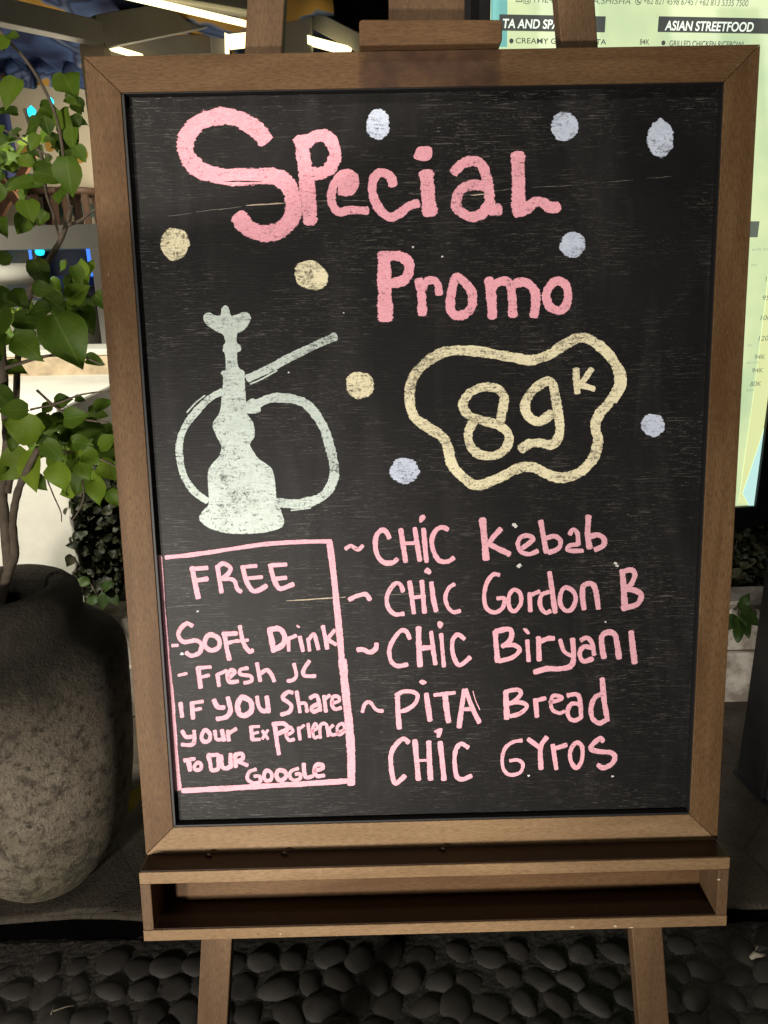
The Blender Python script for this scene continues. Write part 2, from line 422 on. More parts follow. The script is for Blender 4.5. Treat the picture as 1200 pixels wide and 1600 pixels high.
liner_m = simple('edge_paint_and_shade', (.006, .006, .006), .6, .2, 30)  # black painted edge; wider left and bottom strips also paint the frame's shadow
for bx_ in ((il, ir, ib, ib + .0022), (il, ir, it - .0012, it), (il, il + .0026, ib + .0023, it - .0013), (ir - .0014, ir, ib + .0023, it - .0013)):
    MB().box(bx_[0] + .0002, bx_[1] - .0002, bx_[2] + .0002, bx_[3] - .0002, -.0168, -.0012).build('edge_strip', liner_m, board)
# --- easel parts
for sx in (-1, 1):
    mbl = MB()
    def cx(y): return sx * (.2452 - .1035 * (y + .124))
    y0, y1 = -.545, 1.03
    hwid = .0175
    poly = [(cx(y0) - hwid, y0), (cx(y0) + hwid, y0), (cx(y1) + hwid, y1), (cx(y1) - hwid, y1)]
    MB().prism(poly, -.041, -.021).build('leg', leg_y, easel, bevel=.0015)
MB().box(-.0301, .041, .30, 1.06, -.0405, -.0225).build('mast', leg_y, easel, bevel=.001)
ck = [onB(u, v, .010) for u, v in ((561, 72), (783, 67), (785, 30), (561, 30))]
clampb = MB().prism([(ck[0].x, .7980), (ck[1].x - .001, .7980), (ck[2].x, .8005), (ck[2].x, ck[2].y - .003), (ck[2].x - .002, ck[2].y), (ck[3].x + .002, ck[3].y), (ck[3].x, ck[3].y - .002)], -.0205, .010).build('clamp_block', leg_x, easel, bevel=.0022)
MB().box(-.165, .165, .36, .40, -.0588, -.042).build('cross_bar', leg_x, easel, bevel=.001)
# rear prop leg
MB().beam((0, .95, -.06), (0, -.385, -.46), .035, .018, Vector((1, 0, 0))).build('rear_leg', leg_y, easel, bevel=.001)
# tray
ty0, ty1, tb, tf = -.0805, -.0006, -.0205, .0300
tr = empty('tray', (0, 0, 0)); tr.parent = easel
MB().box(-.3088, .3105, ty1 - .0135, ty1, tb, tf).build('tray_top', pale_x, tr, bevel=.0009)
MB().box(-.3090, .3107, ty0, ty0 + .0125, tb, tf).build('tray_bottom', pale_x, tr, bevel=.0009)
MB().box(-.3088, -.2975, ty0 + .0127, ty1 - .0137, tb, tf - .0004).build('tray_side', leg_y, tr, bevel=.0009)
MB().box(.2990, .3103, ty0 + .0127, ty1 - .0137, tb, tf - .0004).build('tray_side', leg_y, tr, bevel=.0009)
MB().box(-.2972, .2988, ty0 + .0127, ty1 - .0137, tb, tb + .006).build('tray_back', leg_x, tr)
dk = MB().box(-.3070, .3088, ty1 + .0002, ty1 + .0008, .0008, tf - .0018).build('shaded_top', shade_wood, tr)  # thin dark sheet painting the shade on the tray top
dk2 = MB().box(-.2970, .2986, ty0 + .0128, ty0 + .0134, tb + .0063, tf - .0018).build('shaded_floor', shade_wood, tr)  # same painted shade on the tray floor
rust = simple('rusty_screw', (.06, .045, .035), .5, .4, 200, .6)
for (u, v) in ((327, 1341), (445, 1333), (692, 1325)):
    p = onB(u, v, .006); mbs = MB()
    mbs.tube([(p.x - .004, .0012, .005), (p.x, .0030, .006), (p.x + .003, .0018, .008)], [.0012, .0017, .0010], 7)
    mbs.build('screw', rust, tr, smooth=True)

chip_m = simple('bare_wood_chip', (.46, .38, .28), .8, .3, 120)
for (u, v, wpx, hpx) in ((894, 1448, 9, 3), (961, 1447, 8, 5), (986, 1449, 13, 3), (438, 1459, 2.5, 6), (1123, 1374, 8, 5)):
    a_ = onB(u, v, tf); k_ = wpx * .00052; h_ = hpx * .00052
    mbc = MB(); cs = []
    for i in range(9): q = 2 * math.pi * i / 9; rj = random.uniform(.6, 1.1); cs.append((a_.x + k_ * rj * math.cos(q) * .5, a_.y + h_ * rj * math.sin(q) * .5))
    mbc.prism(cs, tf - .0005, tf + .00035); mbc.build('worn_chip', chip_m, tr)
# ------------------------------------------------------------------ chalk writing, drawn as strokes lying on the panel
class Chalk:
    cnt = 0
    def __init__(s, name, mat, sc=1.0, ox=0, oy=0):
        s.name = name; s.mat = mat; s.sc, s.ox, s.oy = sc, ox, oy; s.mb = MB(); s.uv = []; s.tn = []
    def zoom(s, sc, ox, oy): s.sc, s.ox, s.oy = sc, ox, oy; return s
    def z(s): Chalk.cnt += 1; return PZ + .00020 + (Chalk.cnt % 11) * .00003
    def put(s, pts, uvs, fs, tn=None):
        s.tn += tn or [0.0] * len(pts)
        z = s.z(); n = len(s.mb.v)
        for (x, y), u in zip(pts, uvs):
            p = onB(s.ox + x / s.sc, s.oy + y / s.sc, z); s.mb.v.append(tuple(p)); s.uv.append(u)
        s.mb.f += [tuple(i + n for i in f) for f in fs]
    def st(s, wd, *co, closed=False):
        pts = [Vector((co[i], co[i + 1])) for i in range(0, len(co), 2)]
        P = smooth_path(pts, closed=closed)
        # drop duplicates
        Q = [P[0]]
        for p in P[1:]:
            if (p - Q[-1]).length > 1e-3: Q.append(p)
        P = Q; n = len(P); hw = wd / 2 * 1.13
        jit = wd * .035
        pts2 = []; uvs = []; fs = []; tn = []
        L = random.uniform(0, 50)
        ring = []
        if not closed:
            # rounded caps: extend ends
            def frame(i):
                d = P[min(i + 1, n - 1)] - P[max(i - 1, 0)]
                return d.normalized()
            d0 = frame(0); d1 = frame(n - 1)
            seq = []
            for (t, wf) in ((1.0, .35), (.9, .66), (.6, .88), (.3, .98)):
                seq.append((P[0] - d0 * hw * .62 * t, d0, wf, t))
            for i in range(n): seq.append((P[i], frame(i), 1.0, 0))
            for (t, wf) in ((.3, .98), (.6, .88), (.9, .66), (1.0, .35)):
                seq.append((P[-1] + d1 * hw * .62 * t, d1, wf, t))
        else:
            seq = []
            for i in range(n):
                seq.append((P[i], (P[(i + 1) % n] - P[i - 1]).normalized(), 1.0, 0))
        ph = random.uniform(0, 9)
        for i, (p, d, wf, t) in enumerate(seq):
            nr = Vector((-d.y, d.x)); hj = hw * (1 + .06 * math.sin(i * .43 + ph) + .04 * math.sin(i * 1.3 + 2 * ph) + random.uniform(-.04, .04))
            if i: L += (p - seq[i - 1][0]).length
            q = p + Vector((random.uniform(-jit, jit), random.uniform(-jit, jit))) * .4
            for v in (-1, -.5, 0, .5, 1):
                pts2.append(tuple(q + nr * (hj * v * max(wf, .02))))
                uvs.append((L / wd, max(abs(v), t * .97 if t > .3 else 0))); tn.append(v)
        m = len(seq)
        for i in range(m if closed else m - 1):
            j = (i + 1) % m
            for k in range(4): fs.append((i * 5 + k, i * 5 + k + 1, j * 5 + k + 1, j * 5 + k))
        s.put(pts2, uvs, fs, tn); return s
    def fill(s, *co, inset=.12, n=4):
        pts = [Vector((co[i], co[i + 1])) for i in range(0, len(co), 2)]
        P = smooth_path(pts, closed=True, n=n); c = sum(P, Vector((0, 0))) / len(P); N = len(P)
        ins = []
        size = max((p - c).length for p in P)
        # inset ring along inward normals
        area = sum(P[i].x * P[(i + 1) % N].y - P[(i + 1) % N].x * P[i].y for i in range(N))
        sg = 1 if area > 0 else -1
        for i in range(N):
            d = (P[(i + 1) % N] - P[i - 1]).normalized(); nr = Vector((-d.y, d.x)) * sg
            ins.append(P[i] + nr * size * inset)
        out = [P[i] + (P[i] - ins[i]) * .3 for i in range(N)]
        s.put([tuple(p) for p in out] + [tuple(p) for p in ins], [(0, 1.0)] * N + [(0, 0.35)] * N,
              [(i, (i + 1) % N, N + (i + 1) % N, N + i) for i in range(N)] + [tuple(range(N, 2 * N))])
        return s
    def oval(s, cx, cy, rx, ry, rot=0, jag=.06):
        k = 14; co = []
        for i in range(k):
            q = 2 * math.pi * i / k; rr = 1 + random.uniform(-jag, jag)
            x, y = rx * rr * math.cos(q), ry * rr * math.sin(q); c, s_ = math.cos(rot), math.sin(rot)
            co += [cx + x * c - y * s_, cy + x * s_ + y * c]
        return s.fill(*co, inset=.22, n=5)
    def done(s, label=None):
        o = s.mb.build(s.name, s.mat, panel, uvs=s.uv, tones=s.tn)
        if label: o['label'] = label
        return o

# Special
c = Chalk('heading_lettering', pink_m, 4, 260, 150)
c.st(104, 612, 268, 575, 222, 490, 162, 400, 128, 300, 132, 205, 165, 135, 240, 117, 325, 145, 400, 205, 458, 300, 492, 420, 507, 560, 503, 680, 503, 755, 555, 790, 640, 795, 730, 755, 800, 690, 848, 600, 858, 515, 828, 455, 760)
c.st(92, 842, 270, 862, 420, 885, 620, 898, 780)
c.st(80, 880, 285, 935, 252, 1000, 255, 1045, 310, 1052, 380, 1020, 450, 960, 485, 915, 485)
c.zoom(3, 500, 200)
c.st(40, 95, 298, 140, 295, 163, 262, 155, 222, 110, 215, 70, 255, 54, 312, 60, 362, 90, 395, 140, 385, 218, 388)
c.st(46, 95, 268, 140, 245)
c.st(42, 340, 265, 330, 228, 290, 208, 257, 228, 244, 282, 257, 340, 288, 392, 335, 418, 380, 395, 420, 365, 455, 354)
c.st(66, 498, 215, 506, 300, 514, 395)
c.fill(440, 140, 445, 118, 458, 92, 485, 86, 522, 92, 522, 140, 490, 154, 460, 150)
c.st(48, 630, 205, 670, 167, 730, 155, 768, 190, 788, 270, 797, 340, 805, 390)
c.st(52, 800, 385, 838, 382)
c.st(48, 785, 275, 720, 266, 665, 286, 638, 340, 655, 390, 710, 415, 760, 400, 785, 360)
c.st(64, 927, 128, 930, 230, 932, 385)
c.st(50, 920, 395, 960, 385, 1000, 352, 1040, 347, 1080, 375, 1112, 370)
c.zoom(3.3333, 560, 360)
c.st(74, 135, 130, 137, 300, 140, 455)
c.st(54, 150, 136, 210, 133, 256, 160, 264, 210, 240, 255, 190, 274, 150, 276)
c.st(46, 316, 262, 330, 350, 332, 432); c.st(40, 338, 300, 352, 270, 390, 259, 414, 282, 420, 328)
c.st(47, 510, 245, 555, 272, 590, 320, 592, 390, 562, 432, 515, 444, 482, 420, 480, 360, 492, 292, closed=True)
c.st(50, 680, 258, 692, 350, 698, 448); c.st(46, 702, 292, 740, 265, 785, 275, 800, 340, 804, 442); c.st(48, 820, 276, 870, 271, 915, 310, 924, 370, 914, 442)
c.st(45, 1040, 262, 1083, 290, 1091, 350, 1075, 400, 1040, 417, 996, 395, 978, 340, 1000, 287, closed=True)
c.done('rose pink hand painted words Special Promo')

c = Chalk('hookah_drawing', mint_m, 4, 260, 460)
c.fill(340, 130, 345, 92, 368, 66, 390, 88, 403, 130, 440, 127, 480, 112, 512, 118, 528, 150, 500, 205, 462, 235, 442, 247, 438, 300, 463, 320, 463, 350, 440, 372, 450, 455, 480, 475, 488, 500, 490, 560, 498, 680, 503, 745, 540, 800, 552, 860, 545, 900, 522, 935, 545, 985, 580, 1030, 650, 1080, 672, 1130, 682, 1220, 690, 1290, 715, 1350, 735, 1415, 720, 1455, 650, 1480, 540, 1495, 400, 1495, 290, 1470, 225, 1430, 205, 1395, 225, 1355, 265, 1310, 262, 1200, 260, 1110, 290, 1055, 330, 1010, 345, 950, 320, 900, 290, 830, 300, 785, 335, 735, 350, 600, 355, 520, 342, 495, 350, 480, 370, 470, 368, 380, 352, 350, 360, 315, 368, 300, 355, 250, 310, 230, 255, 190, 232, 155, 240, 125, 270, 115, 300, 130, inset=.012, n=3)
c.st(44, 345, 608, 270, 650, 180, 740, 110, 840, 82, 940, 86, 1040, 112, 1140, 172, 1230, 250, 1288)
c.st(58, 570, 685, 640, 652, 720, 647, 810, 657, 880, 692, 940, 760, 990, 850, 1020, 950, 1046, 1060, 1046, 1150, 1000, 1240, 920, 1290, 820, 1310, 700, 1302)
c.fill(490, 690, 545, 650, 590, 730, 500, 742)
c.st(50, 512, 522, 640, 465, 800, 380, 960, 305, 1052, 265)
c.st(10, 525, 560, 600, 527, 690, 475)
c.st(9, 128, 738, 180, 680, 240, 632); c.st(8, 780, 1350, 850, 1343, 900, 1335)
c.done('pale mint chalk drawing of a hookah with a looping hose')

c = Chalk('price_drawing', yellow_m, 3, 600, 500)
c.st(47, 430, 145, 520, 160, 620, 178, 690, 188, 770, 165, 840, 120, 925, 82, 1000, 115, 1060, 170, 1098, 240, 1100, 310, 1060, 380, 1010, 440, 990, 500, 1003, 560, 985, 640, 930, 705, 850, 738, 770, 725, 700, 690, 630, 695, 540, 740, 440, 775, 380, 745, 320, 680, 300, 600, 270, 545, 200, 500, 140, 450, 120, 370, 132, 280, 190, 205, 270, 155, 350, 142, closed=True)
c.st(14, 1062, 170, 1120, 230, 1128, 310, 1085, 385)
c.st(42, 545, 478, 555, 420, 563, 362, 530, 322, 460, 316, 400, 345, 370, 395, 395, 445, 460, 470, 540, 495, 585, 540, 572, 600, 520, 635, 450, 630, 405, 590, 395, 530, 420, 475)
c.st(44, 785, 440, 730, 475, 680, 455, 661, 400, 690, 340, 750, 292, 790, 300, 805, 370, 820, 460, 823, 530, 790, 583, 720, 575, 670, 585, 645, 605)
c.st(32, 900, 233, 906, 338); c.st(27, 972, 232, 915, 312); c.st(28, 925, 306, 982, 322)
c.done('cream yellow price 89K inside a wavy cloud outline')

for lab, (u, v, rx, ry, rot) in (('pale blue oval dot above the first words', (590, 194, 18, 24, 0)), ('round pale blue dot near the top edge', (882, 197, 21, 22.5, 0)),
        ('pale blue drop shaped dot near the top right corner', (1032, 217, 20, 28, 0)), ('pale blue dot above the word Promo', (895, 383, 20, 19.5, .3)),
        ('pale blue blot at the right of the price', (1020, 664, 19, 17.5, 0)), ('pale blue dot below the price', (632, 736, 22, 20, 0))):
    c = Chalk('chalk_dot', blue_m); c.oval(u, v, rx, ry, rot)
    if u == 1032: c.fill(1022, 200, 1032, 184, 1044, 200, 1033, 212)
    c.done(lab)
for lab, (u, v, rx, ry, rot) in (('cream dot at the left edge', (273, 381, 22, 25, 0)), ('cream dot above the hookah hose', (486, 430, 27, 22, .65)), ('cream dot between hookah and price', (562, 602, 21.5, 21, .5))):
    c = Chalk('chalk_dot', yellow_m); c.oval(u, v, rx, ry, rot); c.done(lab)

# menu list
A = (4.8, 530, 790); B_ = (4, 740, 790); D8 = (5, 540, 1030); E9 = (4.6154, 750, 1040)
c = Chalk('chalk_dash', soft_pink_m, *A); c.st(30, 50, 322, 90, 302, 140, 330, 175, 302); c.done()
c = Chalk('menu_lettering', soft_pink_m, *A)
c.st(37, 375, 240, 350, 195, 315, 186, 280, 225, 271, 300, 290, 380, 340, 428, 400, 428, 432, 403)
c.st(38, 462, 180, 480, 300, 498, 418); c.st(36, 567, 172, 585, 290, 604, 410); c.st(28, 490, 285, 575, 280)
c.st(36, 633, 178, 643, 300, 655, 418); c.fill(600, 115, 605, 80, 635, 68, 648, 90, 630, 115, 610, 128)
c.st(35, 812, 178, 770, 162, 722, 190, 694, 260, 710, 350, 750, 412, 810, 420, 856, 394)
c.done('pale pink chalk word Chic'); c = Chalk('menu_lettering', soft_pink_m, *B_)
c.st(42, 55, 88, 68, 210, 78, 332); c.st(33, 168, 148, 125, 195, 92, 240); c.st(35, 85, 235, 150, 268, 222, 302)
c.st(29, 305, 266, 350, 232, 375, 207, 340, 187, 297, 197, 276, 240, 300, 290, 350, 303, 398, 285)
c.st(33, 420, 100, 436, 190, 454, 290); c.st(30, 450, 205, 505, 192, 543, 220, 530, 268, 470, 293)
c.st(28, 602, 178, 620, 150, 648, 170, 655, 242); c.st(27, 650, 243, 600, 250, 585, 275, 620, 283, 680, 283)
c.st(36, 718, 68, 713, 180, 725, 262); c.st(33, 730, 192, 780, 183, 815, 210, 810, 250, 762, 274)
c.done('pale pink chalk word Kebab')
c = Chalk('chalk_dash', soft_pink_m, *A); c.st(34, 78, 705, 120, 682, 195, 665, 230, 703); c.done()
c = Chalk('menu_lettering', soft_pink_m, *A)
c.st(33, 478, 640, 460, 595, 420, 583, 375, 640, 356, 700, 370, 770, 420, 815, 480, 811)
c.st(35, 528, 572, 545, 690, 560, 804); c.st(35, 620, 568, 630, 690, 640, 800); c.st(30, 545, 690, 640, 680)
c.st(37, 692, 580, 705, 690, 726, 788); c.fill(636, 495, 660, 465, 690, 490, 680, 515, 655, 508)
c.st(30, 862, 590, 820, 620, 796, 690, 815, 760, 855, 798, 905, 790)
c.done('pale pink chalk word Chic'); c = Chalk('menu_lettering', soft_pink_m, *B_)
c.st(27, 158, 432, 120, 432, 80, 490, 66, 570, 80, 640, 130, 668, 180, 640, 193, 582, 150, 580)
c.st(26, 250, 527, 290, 547, 295, 610, 260, 658, 225, 640, 220, 570, closed=True)
c.st(28, 350, 550, 355, 658); c.st(25, 357, 560, 410, 537)
c.st(32, 475, 420, 495, 560, 510, 665); c.st(27, 468, 540, 425, 560, 415, 620, 445, 668, 478, 660)
c.st(28, 575, 512, 623, 537, 638, 590, 610, 650, 570, 653, 541, 610, 546, 546, closed=True)
c.st(33, 690, 644, 681, 570, 686, 503, 730, 487, 760, 520, 779, 640)
c.st(38, 930, 408, 938, 520, 945, 635); c.st(33, 937, 412, 985, 402, 1008, 432, 985, 490, 947, 520); c.st(35, 950, 523, 1010, 530, 1048, 562, 1020, 618, 932, 642)
c.done('pale pink chalk word Gordon B')
c = Chalk('chalk_dash', soft_pink_m, *A); c.st(36, 140, 1080, 180, 1080, 230, 1100, 272, 1075, 280, 1038); c.done()
c = Chalk('menu_lettering', soft_pink_m, *A)
c.st(33, 528, 995, 505, 947, 465, 937, 410, 1000, 376, 1080, 390, 1168, 440, 1203, 508, 1191)
c.st(42, 595, 918, 598, 1060, 606, 1200); c.st(33, 690, 950, 705, 1080, 721, 1188); c.st(38, 605, 1070, 700, 1064)
c.st(31, 765, 965, 775, 1090, 786, 1204); c.fill(736, 880, 755, 866, 780, 885, 765, 918, 745, 915)
c.st(33, 936, 998, 890, 967, 851, 1010, 851, 1100, 880, 1180, 915, 1193, 980, 1140)
c.done('pale pink chalk word Chic'); c = Chalk('menu_lettering', soft_pink_m, *B_)
c.st(33, 135, 790, 142, 880, 150, 972); c.st(32, 140, 787, 215, 771, 238, 792, 228, 842, 182, 880); c.st(28, 187, 876, 250, 871, 288, 900, 250, 945, 160, 972)
c.st(29, 335, 845, 344, 970); c.fill(308, 770, 330, 768, 352, 795, 335, 803)
c.st(31, 405, 826, 410, 965); c.st(30, 412, 855, 460, 832, 500, 830)
c.st(25, 541, 840, 565, 910, 608, 938); c.st(33, 619, 836, 625, 940, 610, 1000, 540, 1020, 460, 1020, 383, 1040)
c.st(29, 673, 840, 710, 826, 740, 860, 753, 930); c.st(29, 738, 890, 690, 882, 663, 922, 685, 973, 742, 958)
c.st(35, 815, 948, 801, 870, 806, 808, 850, 792, 885, 812, 899, 880, 909, 952)
c.st(37, 985, 792, 995, 890, 1006, 980)
c.done('pale pink chalk word Biryani')
c = Chalk('chalk_dash', soft_pink_m, *D8); c.st(29, 132, 410, 150, 352, 190, 336, 240, 395, 290, 404); c.done()
c = Chalk('menu_lettering', soft_pink_m, *D8)
c.st(41, 405, 300, 410, 420, 420, 535); c.st(33, 397, 282, 450, 253, 530, 256, 563, 290, 540, 348, 480, 393, 425, 408)
c.st(41, 631, 275, 645, 380, 659, 475); c.fill(574, 178, 600, 160, 634, 180, 605, 200)
c.st(29, 695, 280, 852, 262); c.st(44, 777, 280, 790, 400, 804, 485)
c.st(39, 928, 242, 905, 390, 887, 528); c.st(37, 938, 240, 990, 380, 1043, 490); c.st(31, 905, 394, 988, 386)
c.st(7, 995, 250, 1015, 320, 1048, 395)
c.done('pale pink chalk word Pita'); c = Chalk('menu_lettering', soft_pink_m, *E9)
c.st(41, 186, 192, 190, 290, 193, 378); c.st(31, 183, 190, 270, 173, 294, 205, 250, 253, 208, 274); c.st(31, 208, 271, 300, 266, 338, 296, 290, 344, 222, 364)
c.st(35, 400, 245, 410, 365); c.st(29, 408, 250, 470, 236)
c.st(27, 503, 265, 578, 246, 588, 226, 530, 217, 512, 260, 521, 315, 570, 343, 606, 331)
c.st(33, 634, 215, 690, 206, 719, 240, 729, 365); c.st(31, 710, 276, 660, 276, 631, 330, 650, 384, 690, 394, 732, 370)
c.st(38, 882, 97, 895, 250, 918, 392); c.st(35, 878, 206, 830, 230, 801, 300, 811, 380, 860, 414, 905, 396)
c.done('pale pink chalk word Bread')
c = Chalk('menu_lettering', soft_pink_m, *D8)
c.st(37, 490, 648, 450, 622, 397, 665, 356, 740, 356, 840, 375, 948, 400, 967, 460, 914)
c.st(41, 541, 638, 555, 790, 569, 936); c.st(41, 650, 648, 655, 790, 664, 936); c.st(21, 560, 792, 650, 789)
c.st(41, 738, 652, 755, 800, 769, 937); c.fill(690, 565, 720, 545, 755, 542, 748, 585, 735, 610, 712, 608, 712, 580)
c.st(35, 955, 688, 900, 662, 861, 710, 851, 800, 870, 918, 920, 938, 978, 912)
c.done('pale pink chalk word Chic'); c = Chalk('menu_lettering', soft_pink_m, *E9)
c.st(26, 300, 540, 240, 551, 186, 590, 161, 660, 171, 750, 220, 789, 290, 769, 309, 710, 270, 681, 218, 685)
c.st(33, 350, 532, 430, 590); c.st(35, 480, 520, 437, 590, 440, 742)
c.st(33, 525, 575, 550, 743); c.st(35, 535, 600, 620, 572)
c.st(31, 690, 557, 735, 582, 735, 680, 695, 738, 656, 690, 651, 620, closed=True)
c.st(35, 886, 543, 865, 526, 812, 570, 801, 603, 860, 620, 940, 626, 973, 660, 950, 709, 890, 738, 853, 718)
c.done('pale pink chalk word Gyros')

# left box
Z10 = (3.6923, 235, 830); Z11 = (3.6364, 235, 1030)
c = Chalk('box_outline', soft_pink_m, *Z10)
c.st(24, 90, 151, 250, 135, 450, 105, 650, 76, 850, 62, 1040, 58)
c.st(36, 50, 150, 60, 300, 70, 450, 86, 650, 98, 830); c.st(36, 1034, 68, 1055, 230, 1071, 390, 1092, 600, 1112, 830)
c.zoom(*Z11)
c.st(44, 91, 10, 110, 200, 126, 400, 141, 600, 154, 732); c.st(46, 1092, 10, 1111, 200, 1131, 400, 1141, 550, 1141, 705); c.st(30, 185, 747, 400, 736, 650, 721, 900, 706, 1150, 690)
c.done('pale pink chalk rectangle round the free offer')
c = Chalk('offer_lettering', soft_pink_m, *Z10)
c.st(31, 241, 212, 258, 300, 275, 382); c.st(25, 240, 219, 326, 211); c.st(25, 262, 284, 328, 274)
c.st(27, 386, 202, 410, 350); c.st(25, 390, 204, 420, 187, 459, 207, 454, 240, 412, 274); c.st(25, 418, 275, 480, 282, 500, 330, 522, 348)
c.st(27, 531, 205, 555, 290, 590, 343, 630, 338, 668, 316); c.st(21, 538, 206, 610, 200); c.st(23, 563, 272, 642, 265)
c.st(27, 691, 195, 710, 270, 740, 328, 780, 324, 822, 306); c.st(25, 698, 197, 782, 192); c.st(23, 718, 275, 782, 268)
c.done('pale pink chalk word Free')
c = Chalk('offer_lettering', soft_pink_m, *Z10)
c.st(20, 127, 660, 157, 658)
c.st(25, 240, 545, 210, 531, 176, 560, 161, 600, 190, 638, 260, 631, 294, 652, 284, 699, 240, 718, 208, 702)
c.st(27, 350, 597, 394, 621, 394, 669, 350, 688, 316, 660, 321, 616, closed=True)
c.st(27, 427, 595, 440, 670, 455, 738); c.st(25, 418, 593, 497, 590); c.st(21, 443, 645, 502, 631)
c.st(25, 516, 550, 535, 640, 568, 692, 590, 688); c.st(19, 493, 635, 562, 628)
c.st(31, 687, 570, 700, 630, 710, 684); c.st(31, 684, 571, 740, 562, 773, 600, 764, 654, 705, 688)
c.st(21, 795, 614, 798, 688); c.st(21, 797, 620, 840, 603); c.st(23, 862, 610, 880, 690); c.st(12, 846, 545, 858, 554)
c.st(21, 910, 620, 918, 688); c.st(23, 917, 620, 944, 593, 959, 640, 969, 680); c.st(25, 995, 550, 1010, 620, 1019, 675); c.st(23, 1062, 573, 1017, 625); c.st(23, 1017, 622, 1070, 653)
c.done('pale pink chalk words Soft Drink')
c = Chalk('offer_lettering', soft_pink_m, *Z11)
c.st(17, 160, 92, 206, 81)
c.st(27, 271, 50, 285, 160); c.st(21, 270, 50, 342, 45); c.st(21, 280, 104, 332, 91)
c.st(23, 381, 88, 390, 150); c.st(21, 384, 85, 432, 66)
c.st(23, 447, 105, 479, 76, 460, 61, 437, 90, 451, 129, 496, 125)
c.st(21, 552, 50, 512, 60, 512, 85, 569, 96, 574, 124, 534, 134); c.st(23, 606, 25, 624, 122); c.st(23, 622, 86, 660, 61, 689, 90, 703, 124)
c.st(21, 816, 28, 829, 90, 810, 118, 780, 124); c.st(23, 902, 12, 871, 60, 876, 93, 935, 95)
c.done('pale pink chalk words Fresh JC')
c = Chalk('offer_lettering', soft_pink_m, *Z11)
c.st(25, 171, 250, 180, 325); c.st(25, 236, 248, 242, 335); c.st(21, 233, 250, 297, 240); c.st(19, 243, 290, 287, 280)
c.st(27, 362, 233, 381, 270, 418, 275); c.st(27, 440, 220, 455, 290, 430, 328, 380, 339)
c.st(31, 520, 217, 568, 240, 574, 290, 540, 319, 506, 310, 496, 260, closed=True)
c.st(23, 606, 214, 616, 270, 648, 298, 670, 270); c.st(25, 661, 214, 672, 300)
c.st(23, 806, 190, 780, 187, 752, 220, 799, 260, 789, 299, 744, 314); c.st(21, 831, 184, 850, 300); c.st(21, 852, 252, 880, 252, 890, 297)
c.st(23, 908, 220, 944, 207, 959, 250, 964, 291); c.st(23, 948, 256, 916, 275, 926, 299, 958, 285); c.st(21, 986, 209, 998, 297); c.st(21, 993, 225, 1018, 206)
c.st(21, 1034, 250, 1073, 236, 1064, 212, 1037, 217, 1031, 260, 1050, 284, 1082, 276)
c.done('pale pink chalk words If you share')
c = Chalk('offer_lettering', soft_pink_m, *Z11)
c.st(23, 181, 408, 201, 440, 234, 440); c.st(23, 249, 409, 250, 460, 235, 486, 180, 485); c.st(23, 310, 402, 338, 425, 334, 460, 305, 469, 290, 440, closed=True)
c.st(21, 366, 408, 376, 454, 408, 454); c.st(23, 406, 404, 419, 461); c.st(23, 440, 408, 445, 461); c.st(23, 447, 420, 486, 396)
c.st(23, 571, 384, 580, 456); c.st(18, 573, 385, 617, 382); c.st(18, 578, 425, 612, 415); c.st(19, 582, 459, 621, 455)
c.st(18, 637, 408, 668, 452); c.st(18, 667, 404, 637, 451)
c.st(25, 706, 368, 716, 450, 730, 538); c.st(25, 697, 370, 758, 366, 779, 395, 722, 424)
c.st(19, 777, 430, 809, 410, 790, 386, 771, 420, 785, 459, 816, 455); c.st(19, 841, 388, 850, 456); c.st(18, 847, 395, 872, 376); c.st(19, 896, 368, 905, 442)
c.st(18, 922, 409, 949, 390, 935, 366, 921, 400, 931, 444, 952, 440); c.st(19, 965, 446, 966, 376, 999, 371, 1010, 436)
c.st(19, 1037, 376, 1016, 400, 1030, 429, 1058, 425); c.st(19, 1063, 419, 1103, 396, 1090, 366, 1062, 386, 1071, 429, 1106, 406)
c.done('pale pink chalk words Your experience')
c = Chalk('offer_lettering', soft_pink_m, *Z11)
c.st(23, 194, 575, 250, 566); c.st(27, 216, 575, 225, 630); c.st(21, 270, 587, 289, 601, 284, 624, 260, 629, 249, 610, closed=True)
c.st(23, 330, 547, 350, 545, 384, 546, 386, 585, 384, 623, 348, 629, 340, 590, closed=True); c.st(25, 401, 549, 406, 608, 430, 620, 452, 612); c.st(25, 455, 540, 456, 612)
c.st(23, 481, 544, 485, 611); c.st(23, 483, 542, 520, 537, 524, 565, 491, 580); c.st(23, 498, 581, 550, 603)
c.st(21, 598, 626, 561, 641, 551, 680, 585, 703, 624, 694, 619, 666, 592, 665); c.st(21, 660, 632, 689, 650, 684, 684, 655, 689, 645, 660, closed=True)
c.st(25, 728, 632, 762, 638, 770, 668, 738, 689, 716, 664, closed=True); c.st(20, 838, 621, 801, 636, 791, 665, 815, 689, 849, 679, 849, 652, 827, 653)
c.st(23, 871, 595, 881, 668, 921, 665); c.st(23, 933, 634, 978, 620, 974, 601, 941, 602, 931, 640, 950, 664, 986, 660)
c.done('pale pink chalk words To our Google')
for (u, v, r_) in ((803, 820, 3.4), (811, 884, 4), (962, 880, 2.6), (964, 884, 2.6), (691, 401, 1.8), (645, 386, 1.8), (826, 1212, 2), (451, 582, 1.6), (309, 955, 2), (284, 1022, 3), (806, 822, 3.2), (957, 1213, 1.8), (537, 489, 1.4), (946, 972, 1.6)):
    c = Chalk('chalk_speck', white_m); c.oval(u, v, r_ * .95, r_ * .7, 0, .3); c.done()

